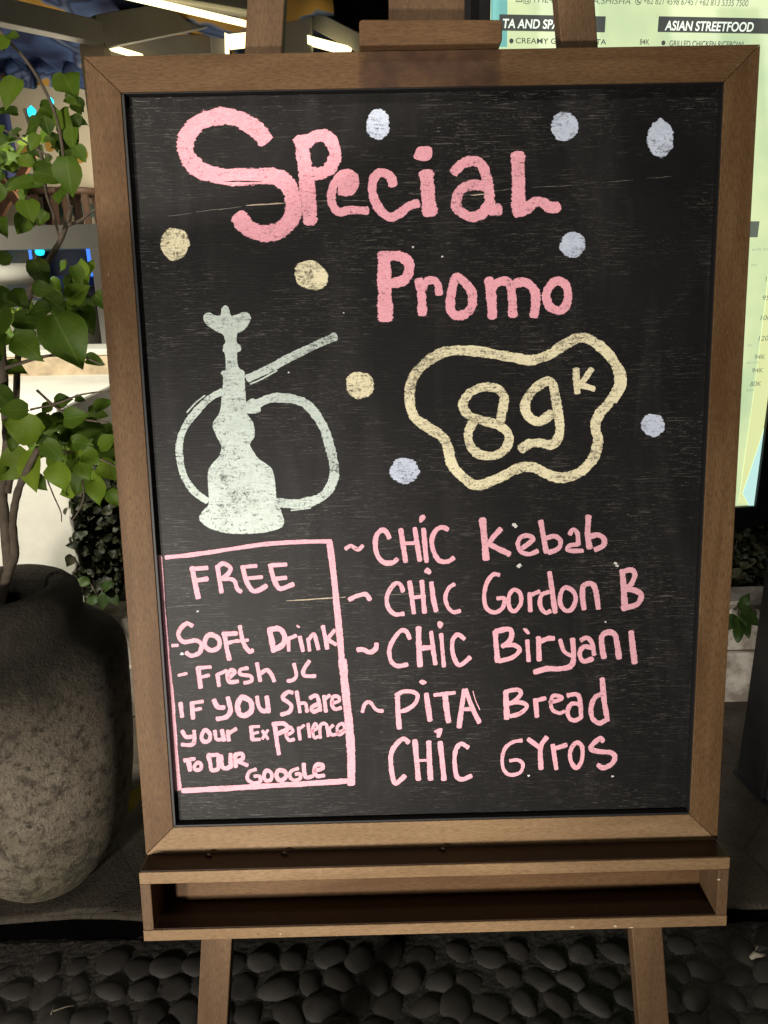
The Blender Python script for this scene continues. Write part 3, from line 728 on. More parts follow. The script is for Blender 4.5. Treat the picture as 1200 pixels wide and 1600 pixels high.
# cracks in the plywood (bare wood showing in a split)
crack_m = simple('bare_split_wood', (.42, .34, .25), .8, .35, 200)
crack_dark = simple('split_shadow', (.004, .004, .004), .9, .1)
def crack(pts, w0, mat, zoff):
    mbk = MB(); n = len(pts); vs = []; fs = []
    for i, (u, v) in enumerate(pts):
        t = i / (n - 1); ww = w0 * (math.sin(math.pi * min(max(t, .04), .96)) ** .5) * random.uniform(.5, 1.2)
        for s_ in (-1, 1): vs.append(onB(u, v + s_ * ww / 2, PZ + zoff))
    for i in range(n - 1): fs.append((2 * i, 2 * i + 1, 2 * i + 3, 2 * i + 2))
    mbk.add(vs, fs); return mbk.build('crack', mat, panel)
def jl(u0, v0, u1, v1, n, j):
    return [(u0 + (u1 - u0) * i / n, v0 + (v1 - v0) * i / n + random.uniform(-j, j)) for i in range(n + 1)]
crack_grey = simple('worn_split', (.13, .115, .10), .85, .5, 300)
crack(jl(262, 338, 300, 333, 6, .6), 1.0, crack_grey, .00012); crack(jl(306, 331, 378, 323, 9, .5), 1.8, crack_grey, .00012)
crack(jl(384, 321, 448, 317, 8, .3), 2.6, crack_m, .00012)
crack(jl(495, 314, 522, 313, 5, .4), 1.8, crack_grey, .00013); crack(jl(535, 313, 575, 314, 6, .3), 1.2, crack_grey, .00013)
crack(jl(640, 304, 668, 302, 5, .3), 1.0, crack_grey, .00013); crack(jl(770, 299, 800, 295, 5, .3), 1.1, crack_grey, .00013); crack(jl(830, 293, 905, 289, 9, .5), 1.1, crack_grey, .00013)
crack(jl(940, 286, 990, 281, 6, .5), .8, crack_grey, .00013); crack(jl(1010, 279, 1050, 275, 6, .5), .7, crack_grey, .00013)
crack(jl(258, 949, 328, 944, 9, .5), 1.3, crack_grey, .00012); crack(jl(447, 939, 540, 933, 10, .3), 1.9, crack_m, .00012); crack(jl(588, 930, 668, 926, 9, .4), 1.2, crack_grey, .00012)
crack(jl(350, 283, 410, 284, 8, .5), 2.2, crack_dark, .0006); crack(jl(735, 305, 765, 303, 4, .2), 2.0, crack_m, .00062)
crack(jl(820, 1293 - 21, 1070, 1275, 8, .4), 1.2, crack_m, .0001)

dust_m = simple('chalk_dust_line', (.16, .155, .15), .9, .5, 300)
crack(jl(280, 1286, 1070, 1267, 90, .9), 2.2, dust_m, .00011)
crack(jl(1072, 1262, 1088, 1085, 16, .5), .7, dust_m, .00011)
# ------------------------------------------------------------------ pot with shrub
def stone_pot():
    m = NM('weathered_pot'); n = m.noise(m.coords((9, 9, 9)), 1, 6, .65, .6); f = m.noise(m.coords((58, 58, 58)), 1, 7, .78); g_ = m.noise(m.coords((220, 220, 220)), 1, 3)
    c = m.mix(m.ramp(n, [(.3, 0.0), (.72, 1.0)]), (.26, .212, .150), (.54, .46, .35))
    c = m.mix(m.ramp(f, [(.49, 0.0), (.63, .88)]), c, (.050, .040, .027))
    moss = m.noise(m.coords((5, 5, 4)), 1, 4); c = m.mix(m.ramp(moss, [(.50, 0.0), (.68, .6)]), c, (.120, .118, .038))
    lich = m.noise(m.coords((120, 120, 120)), 1, 2); c = m.mix(m.ramp(lich, [(.70, 0.0), (.73, .7)]), c, (.52, .50, .44))
    inz = m.noise(m.coords((15, 15, 15)), 1, 5, .7, 1.0); c = m.mix(m.ramp(inz, [(.52, 0.0), (.62, .7)]), c, (.085, .070, .050))
    drip = m.noise(m.coords((26, 26, 3)), 1, 4, .6); c = m.mix(m.ramp(drip, [(.55, 0.0), (.72, .5)]), c, (.07, .058, .042))
    c = m.mix(m.ramp(g_, [(.68, 0.0), (.74, .6)]), c, (.34, .31, .26))
    # shade painted into the colour over neck and shoulder
    ge = m.n('ShaderNodeNewGeometry'); sp = m.n('ShaderNodeSeparateXYZ'); m.l(ge.outputs['Position'], sp.inputs[0])
    zz = m.math('ADD', sp.outputs[2], m.math('MULTIPLY', m.math('SUBTRACT', n, .5), .26))
    c = m.mix(m.ramp(zz, [(.37, 0.0), (.53, .93)]), c, (.028, .023, .015))
    m.col(c); m.set(Roughness=.9); m.bump(m.math('ADD', f, m.math('MULTIPLY', g_, .5)), 1.0, .010)
    return m.m
PXc, PYc = -.682, .50
pot = empty('planter_pot', (PXc, PYc, PT), 'big round weathered stone pot with moss and a neck in painted shade left of the easel', 'pot')
prof = [(.0, .052), (.076, .052), (.088, .062), (.103, .079), (.120, .101), (.136, .127), (.150, .158), (.164, .213), (.174, .275), (.1805, .335), (.1845, .40), (.1875, .455), (.1888, .485), (.1868, .504), (.1790, .518), (.166, .5315), (.150, .544), (.1335, .553), (.1265, .562), (.1262, .576), (.1275, .592), (.1235, .612), (.111, .6245), (.099, .631), (.090, .632), (.081, .629), (.0745, .622), (.0720, .612), (.0725, .590), (.083, .54), (.093, .48), (.095, .40), (.0, .395)]
mb = MB(); mb.lathe([(r, z - PT) for r, z in prof], 0, 0, 96, .010)
mb.build('pot_body', stone_pot(), pot, smooth=True)
soil = MB(); soil.lathe([(0, .400), (.03, .399), (.092, .396)], 0, 0, 32); soil.build('soil', simple('potting_soil', (.012, .010, .007), .95, .4, 60, bump=.5), pot, smooth=True)

def leaf_mat(name, hue, trans=.35):
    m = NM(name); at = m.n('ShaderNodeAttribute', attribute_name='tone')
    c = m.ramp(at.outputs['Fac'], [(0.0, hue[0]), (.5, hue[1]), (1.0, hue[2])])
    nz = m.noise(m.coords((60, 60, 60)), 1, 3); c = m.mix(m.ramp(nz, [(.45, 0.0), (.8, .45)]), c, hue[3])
    uv = m.n('ShaderNodeUVMap'); sp = m.n('ShaderNodeSeparateXYZ'); m.l(uv.outputs[0], sp.inputs[0])
    # pale midrib and side veins
    mid = m.math('ABSOLUTE', sp.outputs[1]); rib = m.ramp(mid, [(.012, .5), (.05, 0.0)])
    vv = m.math('FRACT', m.math('MULTIPLY', m.math('SUBTRACT', sp.outputs[0], m.math('MULTIPLY', mid, .5)), 7.0))
    vein = m.ramp(vv, [(.0, .28), (.08, 0.0)])
    c = m.mix(m.math('MAXIMUM', rib, vein), c, hue[4])
    sp2 = m.noise(m.coords((210, 210, 210)), 1, 2); c = m.mix(m.ramp(sp2, [(.70, 0.0), (.75, .55)]), c, (.09, .06, .015))
    m.col(c); m.set(Roughness=.55, Specular_IOR_Level=.3)
    tr_ = m.n('ShaderNodeBsdfTranslucent'); m.l(c, tr_.inputs[0]); mx = m.n('ShaderNodeMixShader'); mx.inputs[0].default_value = trans
    m.l(m.b.outputs[0], mx.inputs[1]); m.l(tr_.outputs[0], mx.inputs[2]); m.l(mx.outputs[0], m.out.inputs[0])
    return m.m
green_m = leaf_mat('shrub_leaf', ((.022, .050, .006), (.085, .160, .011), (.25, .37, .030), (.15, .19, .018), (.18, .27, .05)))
dark_green_m = leaf_mat('hedge_leaf', ((.008, .010, .004), (.018, .024, .008), (.050, .046, .026), (.035, .028, .015), (.04, .046, .022)), .15)

class Leaves:
    def __init__(s): s.mb = MB(); s.uv = []; s.tone = []
    def leaf(s, base, tipdir, normal, L, tone, wf=.40, fold=.25, curl=.15, heart=1.0):
        d = tipdir.normalized(); n = (normal - d * normal.dot(d)).normalized(); sd = d.cross(n)
        prof = [(0.0, .06), (.04, .55 * heart), (.14, .86), (.28, 1.0), (.45, .95), (.62, .74), (.78, .45), (.90, .20), (1.0, .0)]
        vs = []; k = len(prof)
        wv = random.uniform(-.11, .11)
        for t, wd in prof:
            cc = base + d * (L * t) - n * (curl * L * t * t)
            ww = L * wf * wd
            ox = -.05 * L if t == .04 else 0
            for v in (-1, -.5, 0, .5, 1):
                q = cc + sd * (ww * v) + n * (abs(v) * ww * fold + wv * L * math.sin(t * 7 + v * 2) * abs(v)) + d * (ox * abs(v))
                vs.append(q); s.uv.append((t, v * wd)); s.tone.append(tone)
        fs = []
        for i in range(k - 1):
            for j in range(4): fs.append((i * 5 + j, i * 5 + j + 1, i * 5 + 5 + j + 1, i * 5 + 5 + j))
        s.mb.add(vs, fs)
    def build(s, name, mat, parent): return s.mb.build(name, mat, parent, smooth=True, uvs=s.uv, tones=s.tone)

shrub = empty('leafy_shrub', (PXc, PYc, .46), 'leafy green climbing shrub with thin brown stems growing from the stone pot', 'shrub')
SH = Vector((PXc, PYc, .46))
bark_m = simple('shrub_bark', (.13, .10, .07), .85, .4, 60, bump=.5)
stems = MB()
def stem(pts, r0, r1):
    P = [onY(u, v, Y) - SH for u, v, Y in pts]; P = smooth_path(P, n=5); n = len(P)
    stems.tube(P, [(r0 + (r1 - r0) * i / (n - 1)) * random.uniform(.9, 1.1) for i in range(n)], 8)
stem([(-4, 960, .50), (4, 925, .50), (14, 890, .50), (23, 865, .50), (20, 820, .50), (24, 785, .49), (34, 752, .48), (60, 700, .46)], .0088, .0050)
stem([(14, 890, .50), (8, 820, .51), (4, 760, .52), (11, 700, .52), (8, 640, .52), (4, 560, .52), (-6, 470, .54)], .0085, .006)
stem([(11, 770, .52), (20, 720, .53), (25, 640, .54), (28, 560, .55), (40, 480, .56), (65, 425, .56), (92, 380, .55), (106, 345, .55), (112, 320, .54)], .0062, .0035)
stem([(106, 352, .55), (125, 345, .53), (145, 330, .50), (170, 315, .48)], .0026, .0014)
stem([(94, 378, .55), (85, 340, .55), (72, 300, .54), (68, 255, .54), (48, 200, .53), (38, 170, .53)], .0020, .0028)
stem([(110, 325, .54), (103, 290, .54), (100, 250, .53), (90, 190, .52), (72, 145, .52), (45, 100, .52), (12, 62, .52), (-10, 40, .52)], .0026, .0020)
stem([(78, 245, .53), (50, 228, .53), (10, 205, .53), (-10, 198, .53)], .0014, .0012)
stem([(58, 610, .48), (95, 642, .46), (130, 655, .45), (170, 660, .44)], .002, .0014)
stem([(48, 640, .48), (90, 630, .46), (122, 618, .45), (150, 613, .44), (172, 612, .43)], .0018, .0010)
stem([(8, 575, .5), (30, 568, .5), (75, 556, .49), (120, 555, .47), (160, 570, .45)], .0034, .0014)
stem([(60, 700, .46), (100, 705, .45), (150, 715, .44), (185, 730, .43)], .0022, .0012)
stem([(72, 745, .46), (84, 775, .46), (95, 800, .46), (96, 815, .46)], .0012, .0008)
stem([(128, 750, .45), (131, 775, .45), (122, 800, .45), (113, 812, .45)], .0016, .0010)
stem([(5, 80, .53), (-8, 60, .53)], .002, .001)
stems.build('stem', bark_m, shrub, smooth=True)
LV = Leaves()
RL = random.Random(5)
# (x, y, size, direction of the tip in degrees, tone, depth)
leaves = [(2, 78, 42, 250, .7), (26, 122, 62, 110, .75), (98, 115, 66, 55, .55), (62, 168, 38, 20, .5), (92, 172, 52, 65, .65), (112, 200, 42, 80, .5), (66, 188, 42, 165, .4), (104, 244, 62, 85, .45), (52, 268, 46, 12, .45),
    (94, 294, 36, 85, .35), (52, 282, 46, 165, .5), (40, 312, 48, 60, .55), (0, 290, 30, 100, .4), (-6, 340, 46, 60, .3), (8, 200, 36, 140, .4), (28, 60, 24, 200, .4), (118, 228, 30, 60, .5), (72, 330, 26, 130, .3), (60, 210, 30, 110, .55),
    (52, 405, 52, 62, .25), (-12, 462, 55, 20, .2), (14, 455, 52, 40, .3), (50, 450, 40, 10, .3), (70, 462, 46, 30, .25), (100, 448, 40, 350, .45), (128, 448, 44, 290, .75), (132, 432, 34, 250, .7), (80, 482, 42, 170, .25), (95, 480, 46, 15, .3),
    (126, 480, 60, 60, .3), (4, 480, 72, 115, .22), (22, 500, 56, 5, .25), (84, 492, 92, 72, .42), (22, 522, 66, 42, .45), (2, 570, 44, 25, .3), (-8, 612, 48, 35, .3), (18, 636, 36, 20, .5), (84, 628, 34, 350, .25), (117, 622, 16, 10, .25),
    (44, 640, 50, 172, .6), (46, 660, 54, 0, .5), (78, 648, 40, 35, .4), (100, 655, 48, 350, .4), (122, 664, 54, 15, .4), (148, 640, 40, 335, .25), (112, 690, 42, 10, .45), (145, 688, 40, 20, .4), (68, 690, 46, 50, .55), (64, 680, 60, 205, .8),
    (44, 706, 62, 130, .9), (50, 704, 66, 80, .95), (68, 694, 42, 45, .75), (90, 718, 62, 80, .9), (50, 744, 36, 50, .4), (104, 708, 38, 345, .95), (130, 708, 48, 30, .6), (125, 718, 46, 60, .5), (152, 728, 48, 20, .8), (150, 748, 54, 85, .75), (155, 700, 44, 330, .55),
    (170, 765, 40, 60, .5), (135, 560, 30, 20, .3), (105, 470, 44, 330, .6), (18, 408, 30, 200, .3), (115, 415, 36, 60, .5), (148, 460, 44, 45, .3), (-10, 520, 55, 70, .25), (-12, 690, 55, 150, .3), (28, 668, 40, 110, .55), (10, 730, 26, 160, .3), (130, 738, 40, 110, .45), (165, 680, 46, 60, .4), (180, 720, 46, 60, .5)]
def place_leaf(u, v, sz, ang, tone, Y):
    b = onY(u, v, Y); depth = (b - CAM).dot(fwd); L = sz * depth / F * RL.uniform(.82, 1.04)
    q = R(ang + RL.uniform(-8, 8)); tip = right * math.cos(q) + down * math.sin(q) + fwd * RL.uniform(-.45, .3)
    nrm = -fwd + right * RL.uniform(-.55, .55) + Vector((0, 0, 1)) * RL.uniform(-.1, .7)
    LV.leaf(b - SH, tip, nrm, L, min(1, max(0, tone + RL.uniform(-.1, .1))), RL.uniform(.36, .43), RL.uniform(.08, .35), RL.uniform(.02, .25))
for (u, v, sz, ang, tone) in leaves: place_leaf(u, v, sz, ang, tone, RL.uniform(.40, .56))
# smaller, deeper leaves filling the clumps
for k in range(150):
    cxl, cyl, sx_, sy_ = RL.choice([(90, 470, 60, 45), (110, 690, 60, 45), (20, 250, 50, 90), (100, 200, 35, 60), (30, 490, 40, 40), (150, 700, 40, 50), (110, 670, 60, 40)])
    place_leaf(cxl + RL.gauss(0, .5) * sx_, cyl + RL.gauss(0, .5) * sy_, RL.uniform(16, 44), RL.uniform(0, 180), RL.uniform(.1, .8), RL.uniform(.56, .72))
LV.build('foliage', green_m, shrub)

# ------------------------------------------------------------------ fallen leaf, twig, scrap
yl = Leaves(); p0 = onZ(190, 1268, PT + .012)
yl.leaf(Vector((0, 0, 0)), Vector((.55, .5, .45)), Vector((.1, -.6, .8)), .075, .9, .26, .25, .1, .7)
yellow_leaf_m = leaf_mat('yellow_leaf_skin', ((.3, .24, .03), (.36, .28, .04), (.38, .31, .05), (.25, .2, .03), (.45, .38, .1)))
o = yl.build('fallen_leaf', yellow_leaf_m, None); o.location = p0; tag(o, 'single yellow fallen leaf lying beside the stone pot', 'leaf')
twig_m = simple('dry_twig', (.20, .17, .12), .8, .3, 100)
P = [onZ(u, v, .018) for u, v in ((82, 1580), (92, 1577), (103, 1573), (116, 1571))]; b0 = P[0].copy()
mb = MB(); mb.tube([p - b0 for p in P], [.0016, .0013, .0010, .0006], 6)
mb.tube([P[0] - b0 + Vector((0, -.006, 0)), P[0] - b0 + Vector((0, .008, .003))], [.0012, .0008], 6)
o = mb.build('twig', twig_m, smooth=True); o.location = b0; tag(o, 'thin dry twig lying on the dark pebbles at lower left', 'twig')
scrap_m = simple('pale_shell', (.45, .40, .32), .7, .3, 90)
b0 = onZ(1184, 1497, .017); mb = MB()
mb.tube([(-.012, 0, 0), (-.004, .004, .003), (.006, .003, .002), (.016, .006, .0)], [.003, .0055, .003, .002], 7)
mb.tube([(.002, .012, .002), (.008, .018, .003), (.006, .024, .0)], [.002, .003, .0015], 7)
o = mb.build('shell_scrap', scrap_m, smooth=True); o.location = b0; tag(o, 'small pale broken shell scrap on the pebbles at lower right', 'shell')

# ------------------------------------------------------------------ walls and hedges behind
plaster_m = simple('white_plaster', (.66, .64, .56), .85, .20, 4, bump=.3)
stone_m = simple('tan_stone_cap', (.46, .36, .24), .85, .35, 22, bump=.3)
WY = 1.62
wall = empty('plaster_wall', (-1.2, WY, PT), 'bright white plaster wall with a tan stone top behind the shrub', 'wall')
wt = onY(100, 590, WY).z; ct = onY(140, 556, WY).z
MB().box(-1.6, 1.05, 0, .16, 0, wt - PT).build('wall_body', plaster_m, wall, bevel=.006)
MB().box(-1.62, 1.07, -.02, .18, wt - PT + .001, ct - PT).build('wall_cap', stone_m, wall, bevel=.005)
MB().box(-1.61, 1.06, -.012, .17, ct - PT + .001, ct - PT + .02).build('wall_lip', plaster_m, wall, bevel=.004)
pr = onY(112, 800, 1.0)
MB().box(-.6, pr.x + 1.2, -.62, -.001, 0, onY(60, 640, 1.0).z - PT).build('wall_pier', plaster_m, wall, bevel=.006)
LY = 1.02
low = empty('planter_wall', (0, LY, PT), 'low whitewashed planter kerb under the dark hedge behind the easel', 'wall')
lz = onY(1160, 946, LY).z; lz2 = onY(1160, 1020, LY).z
old_m = NM('flaking_whitewash'); n_ = old_m.noise(old_m.coords((12, 12, 12)), 1, 6, .65); old_m.col(old_m.mix(old_m.ramp(n_, [(.40, 0.0), (.58, 1.0)]), (.22, .19, .15), (.52, .48, .42))); old_m.set(Roughness=.9); old_m.bump(n_, .4, .004)
MB().box(pr.x + .003, 2.2, .018, .12, .0, lz - PT).build('kerb_body', old_m.m, low, bevel=.008)
MB().box(pr.x + .003, 2.2, 0, .0175, .0, lz2 - PT).build('kerb_foot', old_m.m, low, bevel=.006)
def hedge(name, label, boxes, seed, n, parentloc):
    root = empty(name, parentloc, label, 'hedge'); rr = random.Random(seed); L_ = Leaves()
    for k in range(n):
        x0, x1, y0, y1, z0, z1 = rr.choice(boxes)
        b = Vector((rr.uniform(x0, x1), rr.uniform(y0, y1), rr.uniform(z0, z1))) - Vector(parentloc)
        b += Vector((rr.gauss(0, .012), rr.gauss(0, .012), rr.gauss(0, .012)))
        tip = Vector((rr.uniform(-1, 1), rr.uniform(-1, .3), rr.uniform(-.9, .7)))
        L_.leaf(b, tip, Vector((rr.uniform(-.7, .7), -1, rr.uniform(-.2, .9))), rr.uniform(.014, .030), rr.random() ** 1.6, rr.uniform(.34, .5), .2, .2)
    L_.build('foliage', dark_green_m, root)
    tw = MB()
    for k in range(40):
        x0, x1, y0, y1, z0, z1 = rr.choice(boxes); p = Vector((rr.uniform(x0, x1), rr.uniform(y0 + .02, y1), z0)) - Vector(parentloc)
        q = p + Vector((rr.uniform(-.04, .04), rr.uniform(-.03, .03), (z1 - z0) * rr.uniform(.6, 1)))
        tw.tube([p, (p + q) / 2 + Vector((rr.uniform(-.01, .01), 0, 0)), q], [.003, .0024, .0012], 5)
    tw.build('twigs', simple('hedge_twig', (.06, .045, .03), .9, .3, 50), root)
    return root
hx0 = onY(118, 850, .99).x; hz1 = onY(140, 738, .99).z
hedge('hedge', 'dense dark small leaved hedge between stone pot and easel', [(hx0, hx0 + .42, .99, 1.12, onY(150, 926, .99).z, hz1)], 3, 5200, ((hx0 + .2), 1.06, lz))
rx0 = onY(1130, 900, 1.15).x
hedge('hedge', 'dark low hedge behind the easel under the lit menu sign', [(rx0 - .25, rx0 + .55, 1.15, 1.30, lz - .01, onY(1160, 835, 1.15).z + .03)], 4, 4200, (rx0 + .1, 1.2, lz))
backing_m = simple('hedge_soil', (.012, .011, .008), .95, .4, 20)
MB().box(pr.x + .003, 2.2, .125, .55, 0, lz - PT - .01).build('soil_bed', backing_m, low)

# seedling in front of the low wall at right, and one at the foot of the left hedge
seed_m = leaf_mat('seedling_leaf', ((.014, .034, .006), (.030, .062, .010), (.07, .12, .02), (.05, .07, .015), (.08, .11, .03)), .2)
def seedling(label, items, Y, base):
    b0 = onY(*base, Y); root = empty('seedling', b0, label, 'plant'); L_ = Leaves(); s_ = MB()
    for (u, v, sz, ang, tone) in items:
        p = onY(u, v, Y); depth = (p - CAM).dot(fwd); q = R(ang)
        L_.leaf(p - b0, right * math.cos(q) + down * math.sin(q) - fwd * .25, -fwd + Vector((.2, 0, .5)), sz * depth / F, tone, .34, .15, .1)
        s_.tube([Vector((0, 0, 0)), (p - b0) * .5 + Vector((0, 0, .004)), p - b0], [.0014, .0012, .0008], 5)
    L_.build('foliage', seed_m, root); s_.build('stem', bark_m, root, smooth=True)
seedling('small seedling with drooping leaves in front of the white kerb right of the easel', [(1152, 945, 26, 20, .25), (1158, 956, 36, 35, .3), (1160, 964, 34, 75, .2), (1154, 962, 42, 95, .35), (1150, 966, 24, 175, .3), (1158, 946, 24, 300, .4), (1146, 970, 20, 130, .3)], .97, (1152, 985))
seedling('small seedling with pointed leaves at the foot of the hedge by the pot', [(150, 930, 26, 125, .45), (163, 926, 28, 92, .35), (140, 910, 24, 190, .6), (160, 920, 26, 330, .35), (172, 928, 24, 50, .3)], .80, (158, 945))

# ------------------------------------------------------------------ backlit menu sign
yaw = R(6.6); SPT = Vector((.66, .665, 0)); sdir = Vector((math.cos(yaw), math.sin(yaw), 0)); snrm = Vector((sdir.y, -sdir.x, 0))
def onS(u, v, off=0.0):                  # a point of the sign's own face: x along it, z height
    d = ray(u, v); k = (SPT + snrm * off - CAM).dot(snrm) / d.dot(snrm); p = CAM + d * k
    return Vector(((p - SPT).dot(sdir), p.z))
sign = empty('menu_sign', (SPT.x, SPT.y, PT), 'backlit food menu in a black metal stand behind the easel', 'sign', (0, 0, yaw))
def sy(off): return -off                 # local y: minus is towards the viewer
xl = onS(764, 30).x; xr = onS(1176, 780).x; zb_ = onS(1160, 789).y - PT; zt_ = zb_ + .95
black_m = simple('black_metal', (.018, .018, .020), .5, .3, 30, .3)
grey_m = simple('grey_metal', (.045, .046, .05), .55, .25, 40, .2)
paper_m = NM('backlit_paper'); n_ = paper_m.noise(paper_m.coords((5, 5, 5)), 1, 4); st_ = paper_m.noise(paper_m.coords((38, 38, 38)), 1, 5, .7)
pc = paper_m.mix(paper_m.ramp(n_, [(.38, 0.0), (.62, 1.0)]), (.50, .68, .38), (.76, .88, .46))
pc = paper_m.mix(paper_m.ramp(st_, [(.66, 0.0), (.78, .5)]), pc, (.42, .38, .22))
paper_m.l(pc, paper_m.b.inputs['Emission Color']); paper_m.b.inputs['Emission Strength'].default_value = .92; paper_m.col((.5, .5, .48)); paper_m.set(Roughness=.4)
lx0_ = onS(1197, 880, -.06).x
face = MB().box(xl, xr, -.004, .006, zb_, zt_).build('menu_sheet', paper_m.m, sign)
MB().box(xl - .030, xl - .0005, -.012, .05, zb_ - .04, zt_ + .04).build('frame_stile', black_m, sign, bevel=.002)
MB().box(xr + .0005, min(xr + .032, lx0_ - .001), -.012, .05, zb_ - .04, zt_ + .04).build('frame_stile', black_m, sign, bevel=.002)
MB().box(xl, xr, -.011, .05, zb_ - .042, zb_ - .0005).build('frame_rail', black_m, sign, bevel=.002)
MB().box(xl, xr, -.011, .05, zt_ + .0005, zt_ + .04).build('frame_rail', black_m, sign, bevel=.002)
MB().box(xl, xr, .007, .045, zb_, zt_).build('light_box', black_m, sign)
lx0 = onS(1197, 880, -.06).x
MB().box(lx0, lx0 + .06, -.03, .06, 0, zt_ + .04).build('leg', black_m, sign, bevel=.003)
MB().box(xl - .085, xl - .0315, -.03, .06, 0, zt_ + .04).build('leg', black_m, sign, bevel=.003)
MB().box(lx0 + .010, lx0 + .052, -.038, -.0305, .0, .16).build('leg_plate', grey_m, sign, bevel=.001)
MB().box(lx0 - .004, lx0 + .066, -.045, .07, 0, .008).build('foot', black_m, sign, bevel=.002)
# printed areas on the sheet
print_dark = emit('printed_charcoal', (.075, .08, .072), .9); print_grey = emit('printed_grey_text', (.16, .19, .15), .75); print_white = emit('printed_white_text', (.9, 1.0, .85), 1.0)
print_teal = emit('printed_teal', (.22, .56, .52), .8); print_yellow = emit('printed_yellow', (.80, .86, .42), .9); print_aqua = emit('printed_aqua', (.55, .85, .80), .95); print_faint = emit('printed_faint_text', (.34, .42, .30), .85)
def sheet(name, pts, mat, off):
    P = [onS(u, v) for u, v in pts]; n = len(P)
    m_ = MB(); m_.prism([(p.x, -(p.y)) for p in P], 0, .0004)
    vs = [(x, -.004 - off - z, -y - PT) for x, y, z in m_.v]; m2 = MB(); m2.add(vs, m_.f)
    return m2.build(name, mat, face)
def rect(u0, v0, u1, v1, mat, name='printed_bar', off=.0006):
    a = onS(u0, v0); b = onS(u1, v1)
    m_ = MB().box(min(a.x, b.x), max(a.x, b.x), -.004 - off - .0004, -.004 - off, min(a.y, b.y) - PT, max(a.y, b.y) - PT)
    return m_.build(name, mat, face)
sheet('printed_border', [(766, -60), (792, -60), (791, 75), (766, 74)], print_teal, .0003)
tp = onS(1100, 40).y; bt = onS(1100, 74).y
def bar(u0, u1, v0, v1): return rect(u0, v0, u1, v1, print_dark)
bar(779, 943, 24, 52); bar(1027, 1240, 27, 55)
sheet('printed_bar', [(1140, 346), (1184, 346), (1181, 371), (1140, 371)], print_grey, .0006)
sheet('printed_photo', [(1206, 350), (1240, 350), (1215, 640), (1166, 785), (1152, 785), (1172, 640), (1194, 470)], print_yellow, .0003)
sheet('printed_band', [(1212, 590), (1225, 620), (1174, 800), (1158, 770), (1188, 680)], print_aqua, .0009)
def text(body, u, v, hpx, mat, shear=0.0, bold=0.0, wpx=None, name='printed_text', off=.0012):
    cu = bpy.data.curves.new('text', 'FONT'); cu.body = body; cu.shear = shear; cu.offset = bold; cu.size = 1.0
    to = bpy.data.objects.new('text', cu); col.objects.link(to)
    dg = bpy.context.evaluated_depsgraph_get(); me = bpy.data.meshes.new_from_object(to.evaluated_get(dg))
    bpy.data.objects.remove(to); bpy.data.curves.remove(cu)
    a = onS(u, v); b = onS(u, v - hpx); s_ = (b.y - a.y) / .70
    xs = [q.co.x for q in me.vertices]; wd = max(xs) - min(xs); sx = s_
    if wpx: sx = (onS(u + wpx, v).x - a.x) / wd
    x0 = min(xs)
    for q in me.vertices: q.co = Vector((a.x + (q.co.x - x0) * sx, -.004 - off, a.y + q.co.y * s_ - PT))
    me.materials.append(mat); o_ = bpy.data.objects.new(name, me); col.objects.link(o_); o_.parent = face
    return o_
text('TA AND SPAGHETTI', 784, 45, 14, print_white, .12, .02, 140)
text('ASIAN STREETFOOD', 1036, 48.5, 14.5, print_white, .12, .02, 138)
text('@THE48RESTOGA.SHISHA', 815, 5, 10, print_grey, .15, 0, 168)
text('+62 821 4598 6745 / +62 813 5335 7500', 1003, 8, 10, print_grey, .15, 0, 163)
text('CREAMY GARLIC PASTA', 804, 69, 8.5, print_dark, .0, .006, 141)
text('84K', 997, 71, 8.5, print_dark, .0, .004, 15)
text('GRILLED CHICKEN RICEBOWL', 1043, 73.5, 9, print_dark, .0, .006, 118)
def disc(u, v, rpx, mat, ring=False):
    c_ = onS(u, v); r_ = onS(u + rpx, v).x - c_.x; k = 20
    m_ = MB()
    if ring:
        vs = []; fs = []
        for i in range(k):
            q = 2 * math.pi * i / k
            for rr in (r_, r_ * .78): vs.append((c_.x + rr * math.cos(q), -.0052, c_.y + rr * math.sin(q) - PT))
        for i in range(k): j = (i + 1) % k; fs.append((2 * i, 2 * i + 1, 2 * j + 1, 2 * j))
        m_.add(vs, fs)
    else: m_.add([(c_.x + r_ * math.cos(2 * math.pi * i / k), -.0052, c_.y + r_ * math.sin(2 * math.pi * i / k) - PT) for i in range(k)], [tuple(range(k))])
    m_.build('printed_mark', mat, face)
disc(797.5, 65.5, 3.4, print_dark); disc(1034, 68.5, 3.2, print_dark)
# phone mark: ring with a small handset; camera mark: rounded square with a lens
disc(995, 3.5, 5.0, print_grey, True); sheet('printed_mark', [(992.5, 2), (994, 1), (995.5, 4), (998, 5.5), (997, 7), (993.5, 5)], print_grey, .0012)
for pts in ([(804, -5), (814, -5), (814, -3.6), (804, -3.6)], [(804, 3.6), (814, 3.6), (814, 5), (804, 5)], [(804, -3.6), (805.4, -3.6), (805.4, 3.6), (804, 3.6)], [(812.6, -3.6), (814, -3.6), (814, 3.6), (812.6, 3.6)]): sheet('printed_mark', pts, print_grey, .0012)
disc(809, 0, 2.4, print_grey, True)
for body, u, v, wp in (('with chicken', 1172, 392, 40), ('pita', 1170, 416, 9), ('1', 1197, 407, 5), ('125K', 1193, 439, 20), ('95K', 1188, 469, 19), ('100K', 1185, 500, 24), ('120K', 1182, 532, 23), ('rice', 1164, 541, 8), ('94K', 1176, 561, 16), ('salad mixed', 1162, 568, 22), ('94K', 1172, 582, 17), ('80K', 1169, 603, 17), ('pepper', 1162, 611, 14)):
    tiny = body[0].isalpha()
    text(body, u, v, 5.5 if tiny else 7.5, print_faint if tiny else print_grey, .2 if tiny else .1, 0, wp)

